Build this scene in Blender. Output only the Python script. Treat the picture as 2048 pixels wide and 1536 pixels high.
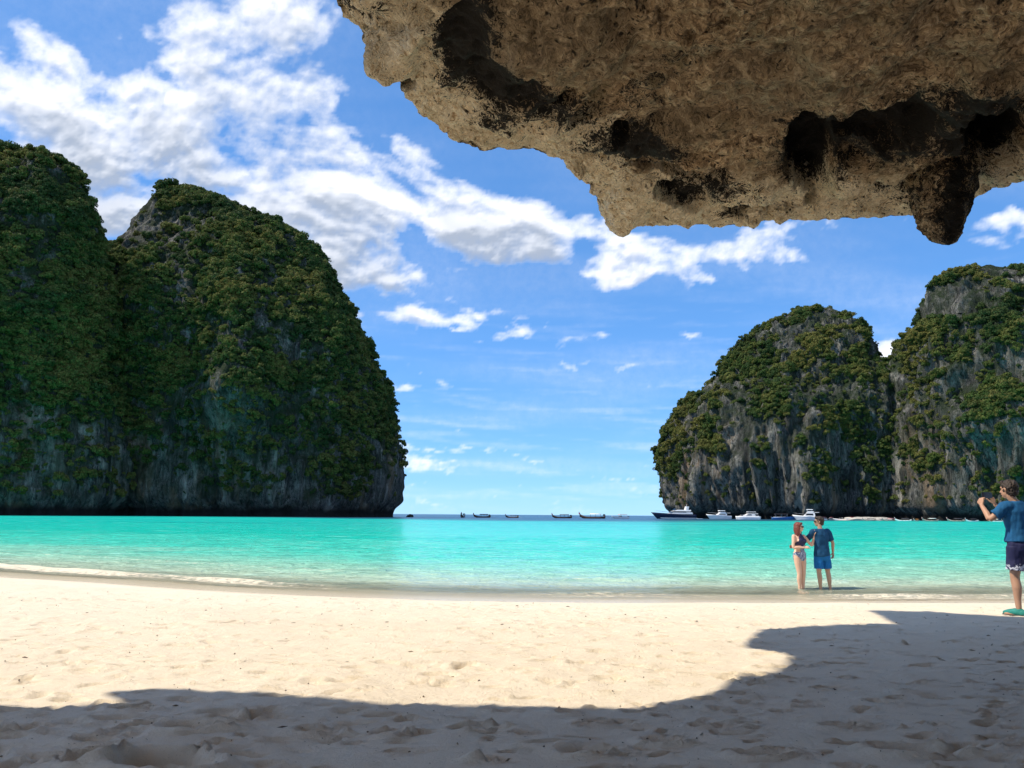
import bpy, bmesh, math, random
import numpy as np
from mathutils import Vector, Matrix

# ------------------------------------------------------------------ scene, camera, light
for o in list(bpy.data.objects):
    bpy.data.objects.remove(o)
SC = bpy.context.scene
COL = SC.collection
R = math.radians

F_PX = 1536.0                       # focal length in pixels of the 2048 wide photograph
PITCH = math.atan(261.5 / F_PX)
ROLL = R(0.38)
CAM = np.array([0.0, 0.0, 1.7])
_c, _s = math.cos(PITCH), math.sin(PITCH)
FWD = np.array([0, _c, _s])
_r0, _u0 = np.array([1.0, 0, 0]), np.array([0, -_s, _c])
RGT = _r0 * math.cos(ROLL) + _u0 * math.sin(ROLL)
UPV = _u0 * math.cos(ROLL) - _r0 * math.sin(ROLL)

cd = bpy.data.cameras.new('camera')
cam = bpy.data.objects.new('camera', cd)
COL.objects.link(cam)
cd.sensor_width = 36.0
cd.lens = 36.0 * F_PX / 2048.0
cd.clip_start, cd.clip_end = 0.05, 60000.0
m = Matrix.Identity(4)
for i in range(3):
    m[i][0], m[i][1], m[i][2], m[i][3] = RGT[i], UPV[i], -FWD[i], CAM[i]
cam.matrix_world = m
SC.camera = cam

SUN_EL, SUN_DIR = R(54), np.array([-0.992, -0.12])          # horizontal direction towards the sun
SUN_DIR = SUN_DIR / np.linalg.norm(SUN_DIR)
to_sun = Vector((SUN_DIR[0] * math.cos(SUN_EL), SUN_DIR[1] * math.cos(SUN_EL), math.sin(SUN_EL)))
ld = bpy.data.lights.new('sun', 'SUN')
ld.energy, ld.angle, ld.color = 2.85, R(0.55), (1.0, 0.91, 0.75)
sun = bpy.data.objects.new('sun', ld)
COL.objects.link(sun)
sun.rotation_euler = to_sun.to_track_quat('Z', 'Y').to_euler()

SC.view_settings.view_transform = 'Standard'
SC.view_settings.look = 'None'
SC.view_settings.gamma = 1.0
SC.view_settings.exposure = 1.0
SC.render.engine = 'CYCLES'
SC.cycles.use_denoising = True
SC.cycles.max_bounces = 5
SC.cycles.transparent_max_bounces = 12
SC.cycles.caustics_reflective = False
SC.cycles.caustics_refractive = False


def ray(px, py):
    d = FWD + RGT * ((px - 1024.0) / F_PX) + UPV * ((768.0 - py) / F_PX)
    return d / np.linalg.norm(d)


def at(px, py, Y):
    """the world point at forward distance Y that is seen at that place of the photograph"""
    d = ray(px, py)
    return CAM + d * (Y / d[1])


def project(P):
    q = P - CAM
    w = np.maximum(q @ FWD, 1e-3)
    return 1024 + F_PX * (q @ RGT) / w, 768 - F_PX * (q @ UPV) / w


# ------------------------------------------------------------------ node helpers
class NT:
    def __init__(self, tree):
        self.t = tree
        self.n = tree.nodes
        self.l = tree.links

    def add(self, kind, **kw):
        n = self.n.new(kind)
        ins = kw.pop('ins', {})
        for k, v in kw.items():
            setattr(n, k, v)
        for k, v in ins.items():
            self.set(n, k, v)
        return n

    def set(self, n, k, v):
        s = n.inputs[k]
        if hasattr(v, 'is_output'):
            self.l.new(v, s)
        else:
            s.default_value = v

    def math(self, op, a, b=0.0, clamp=False):
        n = self.n.new('ShaderNodeMath')
        n.operation = op
        n.use_clamp = clamp
        self.set(n, 0, a)
        self.set(n, 1, b)
        return n.outputs[0]

    def vmath(self, op, a, b=None):
        n = self.n.new('ShaderNodeVectorMath')
        n.operation = op
        self.set(n, 0, a)
        if b is not None:
            self.set(n, 1, b)
        return n.outputs['Value'] if op in ('LENGTH', 'DOT_PRODUCT', 'DISTANCE') else n.outputs['Vector']

    def mix(self, f, a, b, blend='MIX'):
        n = self.n.new('ShaderNodeMix')
        n.data_type = 'RGBA'
        n.blend_type = blend
        n.clamp_factor = True
        self.set(n, 0, f)
        self.set(n, 6, a if hasattr(a, 'is_output') else (*a, 1.0))
        self.set(n, 7, b if hasattr(b, 'is_output') else (*b, 1.0))
        return n.outputs[2]

    def ramp(self, f, stops, interp='LINEAR'):
        n = self.n.new('ShaderNodeValToRGB')
        n.color_ramp.interpolation = interp
        e = n.color_ramp.elements
        while len(e) < len(stops):
            e.new(0.5)
        for el, (p, c) in zip(e, stops):
            el.position = p
            el.color = (*c, 1.0) if isinstance(c, tuple) else (c, c, c, 1.0)
        self.set(n, 0, f)
        return n.outputs[0]

    def rng(self, v, a, b, c=0.0, d=1.0, smooth=False):
        n = self.n.new('ShaderNodeMapRange')
        n.interpolation_type = 'SMOOTHSTEP' if smooth else 'LINEAR'
        for i, x in enumerate((v, a, b, c, d)):
            self.set(n, i, x)
        return n.outputs[0]

    def noise(self, vec, scale, detail=4.0, rough=0.55, dist=0.0, kind='FBM', out=0):
        n = self.n.new('ShaderNodeTexNoise')
        n.noise_type = kind
        n.normalize = True
        if vec is not None:
            self.set(n, 'Vector', vec)
        self.set(n, 'Scale', scale)
        self.set(n, 'Detail', detail)
        self.set(n, 'Roughness', rough)
        self.set(n, 'Distortion', dist)
        return n.outputs[out]

    def scaled(self, vec, s):
        return self.vmath('MULTIPLY', vec, s)

    def bump(self, h, strength=0.5, dist=0.02, normal=None):
        n = self.n.new('ShaderNodeBump')
        self.set(n, 'Height', h)
        self.set(n, 'Strength', strength)
        self.set(n, 'Distance', dist)
        if normal is not None:
            self.set(n, 'Normal', normal)
        return n.outputs[0]

    def attr(self, name, out='Fac'):
        n = self.n.new('ShaderNodeAttribute')
        n.attribute_name = name
        return n.outputs[out]


def new_mat(name):
    m = bpy.data.materials.new(name)
    m.use_nodes = True
    nt = NT(m.node_tree)
    return m, nt, m.node_tree.nodes['Principled BSDF']


def simple(name, col, rough=0.6, var=0.15, scale=8.0, metal=0.0, bump=0.0, spec=0.5):
    m, nt, p = new_mat(name)
    co = nt.add('ShaderNodeTexCoord').outputs['Object']
    n = nt.noise(co, scale, 5.0)
    lo = tuple(c * (1 - var) for c in col)
    hi = tuple(min(1, c * (1 + var)) for c in col)
    nt.set(p, 'Base Color', nt.mix(nt.rng(n, 0.3, 0.7), lo, hi))
    p.inputs['Roughness'].default_value = rough
    p.inputs['Metallic'].default_value = metal
    p.inputs['Specular IOR Level'].default_value = spec
    if bump:
        nt.set(p, 'Normal', nt.bump(nt.noise(co, scale * 6, 4.0), bump, 0.01))
    return m


# ------------------------------------------------------------------ world: clear daylight sky
def build_world():
    w = bpy.data.worlds.new('World')
    SC.world = w
    w.use_nodes = True
    nt = NT(w.node_tree)
    nt.n.clear()
    out = nt.add('ShaderNodeOutputWorld')
    sky = nt.add('ShaderNodeTexSky', sky_type='NISHITA', sun_disc=False, sun_elevation=SUN_EL,
                 sun_rotation=math.atan2(SUN_DIR[0], SUN_DIR[1]), altitude=0.0, air_density=0.7, dust_density=0.0, ozone_density=5.0)
    gm = nt.add('ShaderNodeGamma', ins={'Color': sky.outputs[0], 'Gamma': 0.56})
    tint = nt.mix(1.0, gm.outputs[0], (0.66, 1.0, 1.42), 'MULTIPLY')
    hsv = nt.add('ShaderNodeHueSaturation', ins={'Hue': 0.5, 'Saturation': 1.08, 'Value': 1.0, 'Color': tint})
    bg = nt.add('ShaderNodeBackground', ins={'Color': hsv.outputs[0], 'Strength': 0.148})
    nt.l.new(bg.outputs[0], out.inputs[0])
    w.cycles.sampling_method = 'MANUAL'
    w.cycles.sample_map_resolution = 512


build_world()

# ------------------------------------------------------------------ numeric noise
_rs = np.random.RandomState(7)
_PERM = _rs.permutation(256).astype(np.int64)
_PERM = np.concatenate([_PERM, _PERM, _PERM])
_G = _rs.normal(size=(256, 3))
_G /= np.linalg.norm(_G, axis=1)[:, None]


def pn(x, y, z):
    """gradient noise, about -0.7 .. 0.7"""
    x, y, z = np.broadcast_arrays(np.asarray(x, float), np.asarray(y, float), np.asarray(z, float))
    xi, yi, zi = np.floor(x).astype(np.int64), np.floor(y).astype(np.int64), np.floor(z).astype(np.int64)
    xf, yf, zf = x - xi, y - yi, z - zi
    u, v, w = (t * t * t * (t * (t * 6 - 15) + 10) for t in (xf, yf, zf))
    out = 0.0
    for dx in (0, 1):
        hx = _PERM[(xi + dx) & 255]
        wx = u if dx else 1 - u
        for dy in (0, 1):
            hy = _PERM[hx + ((yi + dy) & 255)]
            wy = wx * (v if dy else 1 - v)
            for dz in (0, 1):
                h = _PERM[hy + ((zi + dz) & 255)]
                g = _G[h]
                out = out + wy * (w if dz else 1 - w) * (g[..., 0] * (xf - dx) + g[..., 1] * (yf - dy) + g[..., 2] * (zf - dz))
    return out


def fbm(x, y, z, octaves=4, gain=0.5, ridged=False):
    a, t, s = 1.0, 0.0, 1.0
    for k in range(octaves):
        n = pn(x * s + 17.3 * k, y * s - 9.1 * k, z * s + 4.7 * k)
        if ridged:
            n = 0.5 - np.abs(n) * 1.6
        t = t + a * n
        a *= gain
        s *= 2.03
    return t


def sstep(a, b, x):
    t = np.clip((x - a) / (b - a), 0, 1)
    return t * t * (3 - 2 * t)


# ------------------------------------------------------------------ mesh helpers
def mesh_np(name, V, faces, mat=None, smooth=True, attrs=None):
    """faces: (n,4) or (n,3) integer array"""
    me = bpy.data.meshes.new(name)
    V = np.asarray(V, np.float32)
    F = np.asarray(faces, np.int32)
    me.vertices.add(len(V))
    me.vertices.foreach_set('co', V.ravel())
    me.loops.add(F.size)
    me.loops.foreach_set('vertex_index', F.ravel())
    me.polygons.add(len(F))
    me.polygons.foreach_set('loop_start', np.arange(len(F), dtype=np.int32) * F.shape[1])
    me.update(calc_edges=True)
    me.polygons.foreach_set('use_smooth', np.full(len(F), smooth, bool))
    for k, a in (attrs or {}).items():
        at_ = me.attributes.new(k, 'FLOAT', 'POINT')
        at_.data.foreach_set('value', np.asarray(a, np.float32).ravel())
    if mat:
        me.materials.append(mat)
    me.update()
    return me


def grid_faces(nu, nv, wrap_u=False):
    """vertex index = v * nu + u"""
    u = np.arange(nu if wrap_u else nu - 1)
    v = np.arange(nv - 1)
    U, Vv = np.meshgrid(u, v)
    a = Vv * nu + U
    b = Vv * nu + (U + 1) % nu
    return np.stack([a, b, b + nu, a + nu], -1).reshape(-1, 4)


def grid_normals(P, wrap_u=False):
    """P (nv, nu, 3)"""
    if wrap_u:
        du = np.roll(P, -1, 1) - np.roll(P, 1, 1)
    else:
        du = np.gradient(P, axis=1)
    dv = np.gradient(P, axis=0)
    n = np.cross(du, dv)
    return n / np.maximum(np.linalg.norm(n, axis=-1, keepdims=True), 1e-9)


def link(name, me, parent=None, label=None, cat=None, group=None, kind=None, loc=None, rz=None):
    o = bpy.data.objects.new(name, me)
    COL.objects.link(o)
    if parent is not None:
        o.parent = parent
    if loc is not None:
        o.location = [float(v) for v in loc]
    if rz is not None:
        o.rotation_euler = (0, 0, rz)
    for k, v in (('label', label), ('category', cat), ('group', group), ('kind', kind)):
        if v:
            o[k] = v
    return o


# ------------------------------------------------------------------ broken cumulus: a far shell whose cover and depth are set per point
def build_clouds():
    az = np.radians(np.concatenate([np.linspace(-180, -46, 60)[:-1], np.linspace(-46, 46, 500), np.linspace(46, 180, 60)[1:-1]]))
    el = np.radians(np.concatenate([np.linspace(-0.6, 46, 290), np.linspace(46, 88, 40)[1:]]))
    A, E = np.meshgrid(az, el)
    D = np.stack([np.sin(A) * np.cos(E), np.cos(A) * np.cos(E), np.sin(E)], -1)
    zz = np.maximum(D[..., 2], 0) + 0.22
    front = sstep(0.25, 0.5, D[..., 1])
    yy = np.maximum(D[..., 1], 0.12)
    u, v = D[..., 0] / yy, D[..., 2] / yy
    #          px    py   rx   ry  angle  weight
    blobs = [(30, 200, 190, 75, 40, .62), (170, 320, 95, 75, 45, .55), (225, 440, 60, 70, 60, .55), (60, 40, 130, 40, 40, .45),
             (430, 20, 230, 75, 8, .52), (640, 60, 160, 95, 0, .6), (400, 110, 180, 45, 30, .45), (270, 190, 90, 50, 30, .5),
             (470, 230, 240, 95, 25, .62), (650, 190, 130, 80, -25, .55), (380, 330, 150, 50, 25, .4), (560, 330, 200, 85, 20, .62),
             (760, 330, 230, 80, 15, .66), (890, 400, 220, 65, 25, .66), (950, 480, 130, 55, 20, .62), (1080, 450, 95, 42, 10, .52),
             (690, 455, 110, 38, 12, .52), (740, 555, 105, 24, -5, .5), (670, 515, 70, 24, 0, .42), (480, 430, 130, 50, 20, .36),
             (1280, 500, 110, 45, 0, .58), (1275, 548, 75, 18, -15, .46), (1440, 515, 130, 32, 8, .52), (1500, 470, 75, 32, -10, .45),
             (800, 628, 60, 18, 10, .46), (940, 626, 120, 17, 3, .45), (935, 660, 40, 11, 0, .40), (1265, 618, 42, 15, 20, .40),
             (1366, 672, 66, 18, 0, .50), (815, 786, 66, 13, 0, .44), (1040, 685, 85, 12, -5, .38), (2025, 428, 60, 18, -12, .42), (1250, 740, 50, 9, 0, .33), (1190, 530, 40, 12, 0, .35), (1770, 700, 30, 60, 0, .3),
             (200, 120, 70, 85, 40, -.42), (790, 185, 55, 55, 0, -.45), (705, 240, 60, 26, -20, -.38), (290, 365, 80, 26, 0, -.42), (365, 165, 40, 20, 30, -.3),
             (1130, 330, 150, 50, 25, -.35), (1130, 620, 110, 60, 0, -.25), (1150, 830, 300, 150, 0, -.3), (1560, 600, 250, 50, 0, -.25), (620, 420, 70, 20, 20, -.3), (1165, 490, 40, 90, 0, -.5), (1060, 560, 90, 40, 0, -.5), (860, 510, 60, 40, 20, -.3)]

    def field(u, v, q0, q1, fine=True):
        wx, wy = fbm(q0 * 1.7, q1 * 1.7, 3.3, 3), fbm(q0 * 1.7, q1 * 1.7, 8.8, 3)
        w2x, w2y = fbm(u * 9, v * 12, 1.1, 4, 0.6), fbm(u * 9, v * 12, 5.5, 4, 0.6)
        uu, vv = u + 0.034 * w2x, v + 0.026 * w2y
        t = np.zeros_like(u)
        for (px, py, rx, ry, an, wt) in blobs:
            dv = ray(px, py)
            du, dw = uu - dv[0] / dv[1], vv - dv[2] / dv[1]
            ca, sa = math.cos(R(an)), math.sin(R(an))
            a, b = (du * ca - dw * sa) / (rx / F_PX), (du * sa + dw * ca) / (ry / F_PX)
            wt += 0.16 if (wt > 0 and ry < 30) else 0
            t += wt * np.exp(-0.75 * (a * a + b * b))
        t = np.clip(t, -0.5, 0.80) * front
        n = fbm(q0 * 2.3 + 0.35 * wx, q1 * 2.3 + 0.35 * wy, 0.4, 7 if fine else 4, 0.58)
        if not fine:
            return t + 0.85 * n + 0.05 * (1 - front) - 0.24
        n2 = fbm(q0 * 8 + 1.2 * wx, q1 * 8 + 1.2 * wy, 2.4, 5, 0.62)
        billow = fbm(u * 26 + wx, v * 34 + wy, 6.4, 4, 0.55, ridged=True) - 0.55
        return t + 0.85 * n + 0.50 * n2 + 0.16 * billow * front + 0.24 * (1 - front) - 0.13  # unseen cloud outside the view thickened to add white fill light

    q0, q1 = D[..., 0] / zz, D[..., 1] / zz
    dens = field(u, v, q0, q1)
    dens = dens - 0.8 * np.exp(-(np.degrees(np.arccos(np.clip(D @ np.array(to_sun), -1, 1))) / 11.0) ** 2)      # the sun stands in a gap
    # light reaching each point along the way to the sun
    tau = np.zeros_like(dens)
    for k in (1.2, 3, 6):
        D2 = D + np.array(to_sun) * 0.011 * k + np.array([0, 0, 0.005 * k])
        D2 /= np.linalg.norm(D2, axis=-1, keepdims=True)
        z2 = np.maximum(D2[..., 2], 0) + 0.22
        y2 = np.maximum(D2[..., 1], 0.12)
        tau += np.maximum(field(D2[..., 0] / y2, D2[..., 2] / y2, D2[..., 0] / z2, D2[..., 1] / z2, False), 0) * (1.6 if k < 2 else 2.2)
    Df = D + np.array(to_sun) * 0.006 + np.array([0, 0, 0.004])
    Df /= np.linalg.norm(Df, axis=-1, keepdims=True)
    zf, yf = np.maximum(Df[..., 2], 0) + 0.22, np.maximum(Df[..., 1], 0.12)
    rel = dens - field(Df[..., 0] / yf, Df[..., 2] / yf, Df[..., 0] / zf, Df[..., 1] / zf)
    cover = 1 - np.exp(-4.0 * np.maximum(dens, 0) ** 1.25)
    st = fbm(A * 5 + 2, E * 60 + A * 3, 1.0, 5, 0.6)
    veil = 0.13 * sstep(0.0, 0.5, st) * sstep(0.36, 0.10, E) + 0.08 * sstep(-0.3, 0.5, fbm(q0 * 1.2, q1 * 3, 5.0, 4))
    cover = np.maximum(cover, veil) * sstep(-0.002, 0.03, E)
    cover = cover * sstep(2.0, 9.0, np.degrees(np.arccos(np.clip(D @ np.array(to_sun), -1, 1))))
    thick = np.clip(dens, 0, 1)
    light = np.exp(-0.85 * tau) * 0.72 + 0.28 * np.exp(-2.4 * thick)
    light = np.clip(light + np.clip(rel * 1.1, -0.22, 0.22) * sstep(0.05, 0.3, dens), 0, 1)
    m, nt, p = new_mat('cloud')
    nt.n.remove(p)
    m.cycles.emission_sampling = 'NONE'
    gen = nt.add('ShaderNodeTexCoord').outputs['Object']
    fine = nt.noise(gen, 0.0021, 4.0, 0.65)
    cov = nt.attr('cover')
    al = nt.math('ADD', cov, nt.math('MULTIPLY', nt.math('SUBTRACT', fine, 0.5), nt.math('MULTIPLY', nt.math('MULTIPLY', cov, nt.math('SUBTRACT', 1.0, cov)), 2.2)), clamp=True)
    col = nt.ramp(nt.attr('light'), [(0.0, (0.36, 0.41, 0.50)), (0.28, (0.60, 0.64, 0.72)), (0.68, (0.95, 0.95, 0.97))])
    em = nt.add('ShaderNodeEmission', ins={'Color': col, 'Strength': 0.66})
    tr = nt.add('ShaderNodeBsdfTransparent')
    mx = nt.add('ShaderNodeMixShader', ins={0: al, 1: tr.outputs[0], 2: em.outputs[0]})
    nt.l.new(mx.outputs[0], nt.n['Material Output'].inputs[0])
    me = mesh_np('sky', (D * 40000.0).reshape(-1, 3), grid_faces(len(az), len(el)), m, attrs={'cover': cover, 'light': light})
    link('sky', me, label='blue sky with broken white cumulus clouds', kind='structure')


build_clouds()

# ------------------------------------------------------------------ beach
SHORE = [(-400, 1128), (-150, 1144), (0, 1155), (200, 1166), (390, 1180), (600, 1191), (800, 1199), (1024, 1204), (1300, 1206), (1600, 1206), (2048, 1206), (2400, 1205)]


def sea_hit(px, py, z=0.0):
    d = ray(px, py)
    return CAM + d * ((z - CAM[2]) / d[2])


_sh = np.array([sea_hit(*p) for p in SHORE])
_shx = np.concatenate([[-4000, -80], _sh[:, 0], [60, 4000]])
_shy = np.concatenate([[60, 40], _sh[:, 1], [20, 40]])


def shore_y(x):
    return np.interp(x, _shx, _shy)


def ground_z(x, y):
    s = y - shore_y(x)
    t = np.maximum(-s, 0)
    land = 0.76 * (1 - np.exp(-t / 7.2))
    sp = np.maximum(s, 0)
    sea = -np.interp(sp, [0, 3, 8, 20, 45, 100, 240, 330, 600, 40000], [0, 0.14, 0.5, 1.3, 2.6, 4.2, 6.0, 22, 40, 60])
    return np.where(s < 0, land, sea)


def ground_hit(px, py):
    d = ray(px, py)
    lo, hi = 0.5, 60.0
    for t in np.arange(1.0, 60.0, 0.02):
        p = CAM + d * t
        if p[2] < ground_z(p[0], p[1]):
            return p
    return CAM + d * 60


def build_beach():
    xs = np.concatenate([-np.geomspace(400, 13.2, 26)[:-1], np.linspace(-13, 13, 680), np.geomspace(13.2, 400, 26)[1:]])
    ys = np.concatenate([np.linspace(-30, 2.4, 24), np.geomspace(2.5, 16.6, 400), np.linspace(16.65, 40, 70), np.geomspace(41, 600, 20)])
    X, Y = np.meshgrid(xs, ys)
    Z = ground_z(X, Y)
    s = Y - shore_y(X)
    dry = sstep(-0.9, -3.2, s) * sstep(13, 11.5, np.abs(X)) * sstep(2.4, 2.8, Y)
    calm = sstep(0.0, -0.8, s)
    H = np.zeros_like(Z)
    H += 0.035 * fbm(X * 0.55, Y * 0.7, 0.0, 3) * calm
    H += 0.018 * fbm(X * 2.6, Y * 3.1, 3.0, 3) * dry
    tr = sstep(-0.05, 0.25, fbm(X * 0.45, Y * 0.6, 9.0, 3)) * 0.75 + 0.25       # trampled ground
    tr = tr * (0.55 + 0.45 * sstep(9, 4.5, Y))
    H += 0.016 * fbm(X * 9.0, Y * 11.0, 6.0, 3, ridged=True) * tr * dry
    rs = np.random.RandomState(11)

    def stamp(cx, cy, a, b, ang, depth, rim):
        ra = 2.6 * max(a, b)
        i0, i1 = np.searchsorted(xs, [cx - ra, cx + ra])
        j0, j1 = np.searchsorted(ys, [cy - ra, cy + ra])
        if i1 - i0 < 2 or j1 - j0 < 2:
            return
        sx, sy = X[j0:j1, i0:i1] - cx, Y[j0:j1, i0:i1] - cy
        ca, sa = math.cos(ang), math.sin(ang)
        p, q = (sx * ca + sy * sa) / a, (-sx * sa + sy * ca) / b
        q = q * (1 + 0.25 * p)
        r = np.sqrt(p * p + q * q) + 0.22 * pn(sx * 14 + cx, sy * 14 + cy, 1.3)
        H[j0:j1, i0:i1] += (-depth * sstep(1.05, 0.55, r) + rim * np.exp(-((r - 1.25) / 0.28) ** 2)) * np.minimum(dry[j0:j1, i0:i1] + 0.1, 1)

    # walking lines of footprints and loose scuffs
    for k in range(70):
        cx, cy = rs.uniform(-11, 11), rs.uniform(3, 14.2)
        ang = rs.choice([0, math.pi]) + rs.normal(0, 0.5)
        for st in range(rs.randint(3, 12)):
            off = 0.09 * (1 if st % 2 else -1)
            x_, y_ = cx - math.sin(ang) * off, cy + math.cos(ang) * off
            stamp(x_, y_, 0.125, 0.048, ang + rs.normal(0, .12), rs.uniform(.022, .055), rs.uniform(.008, .020))
            cx += math.cos(ang) * 0.62
            cy += math.sin(ang) * 0.62
            ang += rs.normal(0, 0.06)
    for k in range(1500):
        y_ = 2.8 + 12.0 * rs.rand() ** 1.5
        stamp(rs.uniform(-1, 1) * (1.0 + y_ * 0.75), y_, rs.uniform(.025, .12), rs.uniform(.015, .05), rs.uniform(-.6, .6), rs.uniform(.010, .038), rs.uniform(0, .018))
    for k in range(420):                                                             # small clods
        y_ = 2.8 + 7.0 * rs.rand() ** 1.3
        r_ = rs.uniform(.012, .04)
        stamp(rs.uniform(-1, 1) * (1.0 + y_ * 0.72), y_, r_, r_ * .7, rs.uniform(-.6, .6), -rs.uniform(.008, .024), 0)
    for (px, py, a, b, dep, rim) in [(335, 1533, .21, .14, .11, .05), (185, 1528, .10, .10, .07, .045), (395, 1462, .16, .08, .05, .03), (640, 1462, .12, .06, .05, .03),
                                     (190, 1487, .10, .05, .04, .02), (1530, 1517, .13, .05, .05, .03), (1330, 1487, .10, .06, .04, .03), (1840, 1512, .20, .07, .05, .03),
                                     (945, 1522, .06, .05, -.035, 0), (790, 1465, .10, .05, .035, .025), (1180, 1505, .14, .06, .04, .02), (440, 1435, .12, .05, .03, .02), (30, 1470, .1, .05, .04, .02)]:
        p = ground_hit(px, py)
        stamp(p[0], p[1], a, b, rs.uniform(-.3, .3), dep, rim)
    Z2 = Z + H
    P = np.stack([X, Y, Z2], -1)
    wet = sstep(-1.0, -0.05, s + 0.35 * fbm(X * 0.8, Y * 0.8, 2.0, 3))
    me = mesh_np('beach', P.reshape(-1, 3), grid_faces(len(xs), len(ys)), sand_material(), attrs={'wet': wet, 'dent': H})
    link('beach', me, label='pale coral sand beach with footprints sloping to the water', kind='structure')
    return xs, ys, Z2


def sand_material():
    m, nt, p = new_mat('sand')
    co = nt.add('ShaderNodeTexCoord').outputs['Object']
    wet = nt.attr('wet')
    big = nt.noise(co, 0.5, 4.0, 0.6)
    mid = nt.noise(co, 6.0, 6.0, 0.65)
    grain = nt.noise(co, 240.0, 3.0, 0.7)
    a = nt.mix(nt.rng(big, 0.3, 0.7), (0.76, 0.64, 0.485), (0.83, 0.71, 0.55))
    a = nt.mix(nt.rng(mid, 0.55, 0.75), a, (0.67, 0.57, 0.42))
    a = nt.mix(nt.rng(grain, 0.60, 0.72), a, (0.40, 0.32, 0.22))
    a = nt.mix(nt.rng(grain, 0.36, 0.28), a, (0.84, 0.76, 0.62))
    # bits of shell and leaf litter
    bit = nt.noise(nt.scaled(co, (1.0, 1.6, 1.0)), 34.0, 2.0, 0.5)
    a = nt.mix(nt.math('MULTIPLY', nt.rng(bit, 0.735, 0.75), nt.rng(nt.noise(co, 1.7, 3.0), 0.45, 0.6)), a, (0.16, 0.11, 0.06))
    a = nt.mix(nt.math('MULTIPLY', wet, 0.8), a, (0.62, 0.53, 0.39))
    nt.set(p, 'Base Color', a)
    nt.set(p, 'Roughness', nt.rng(wet, 0.2, 1.0, 0.95, 0.35))
    p.inputs['Specular IOR Level'].default_value = 0.25
    h = nt.math('ADD', nt.math('MULTIPLY', nt.noise(co, 22.0, 6.0, 0.7), 0.7), nt.math('MULTIPLY', grain, 0.25))
    dryf = nt.rng(wet, 0.1, 0.7, 1.0, 0.05)
    nt.set(p, 'Normal', nt.bump(nt.math('MULTIPLY', h, dryf), 0.7, 0.045))
    return m


# ------------------------------------------------------------------ sea
def build_sea():
    ys = np.concatenate([np.linspace(10, 13.5, 5)[:-1], np.geomspace(13.5, 60, 260), np.geomspace(61, 420, 120), np.geomspace(430, 45000, 40)])
    ts = np.concatenate([-np.geomspace(6, 0.92, 16)[:-1], np.linspace(-0.9, 0.9, 520), np.geomspace(0.92, 6, 16)[1:]])
    T, Y = np.meshgrid(ts, ys)
    X = T * np.maximum(Y, 16)
    s = Y - shore_y(X)
    # chop and swell in the bay, one small breaker along the sand
    fade = sstep(0.2, 5, s) * sstep(400, 60, Y)
    Z = 0.060 * fbm(X * 0.42 + 3, Y * 1.1, 0.0, 3) * fade + 0.046 * fbm(X * 1.5, Y * 3.2, 5.0, 2) * fade * sstep(80, 25, Y)
    Z += 0.06 * pn(X * 0.05, Y * 0.16, 2.0) * sstep(6, 25, s) * sstep(700, 100, Y)
    wob = 0.55 * fbm(X * 0.22, Y * 0.0, 1.0, 3) + 0.10 * fbm(X * 1.6, Y * 0.3, 4.0, 2)
    s0 = np.interp(X, [-16, -9, -2, 4, 12], [2.7, 2.3, 1.8, 1.25, 1.2])
    br = s - s0 - wob
    stren = np.clip(0.46 + 1.3 * fbm(X * 0.16, 0 * Y, 8.0, 2) + sstep(-2, -8, X) * 0.7 + sstep(5, 9, X) * 0.5, 0.12, 1.2)
    Z += 0.065 * np.exp(-np.where(br > 0, br / 0.55, br / 0.20) ** 2) * stren
    br2 = s - s0 * 2.1 - 2.2 - 1.4 * wob
    Z += 0.040 * np.exp(-np.where(br2 > 0, br2 / 0.8, br2 / 0.35) ** 2) * stren
    depth = np.maximum(Z - ground_z(X, Y), -0.2)
    foam = np.exp(-(np.where(br > -.05, (br + 0.05) / 0.26, (br + .05) / .55)) ** 2) * stren + 0.45 * np.exp(-((br + 0.85) / 0.16) ** 2) * stren + 0.55 * np.exp(-((br2 + .1) / 0.32) ** 2) * sstep(0.25, 0.8, stren) + 0.40 * np.exp(-((br + 0.45) / 0.10) ** 2) * sstep(0.2, 0.6, stren)
    swash = np.exp(-((s - 0.10 - 0.1 * wob) / 0.10) ** 2)
    deep = sstep(150, 260, s + 60 * fbm(X * 0.012, Y * 0.012, 0.0, 2) + 150 * sstep(.12, .5, np.abs(T - 0.03)) * -1)
    P = np.stack([X, Y, Z], -1)
    me = mesh_np('sea', P.reshape(-1, 3), grid_faces(len(ts), len(ys)), water_material(),
                 attrs={'depth': depth, 'foam': foam, 'swash': swash, 'deep': deep})
    link('sea', me, label='turquoise shallow bay water turning deep blue offshore', kind='structure')


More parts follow.
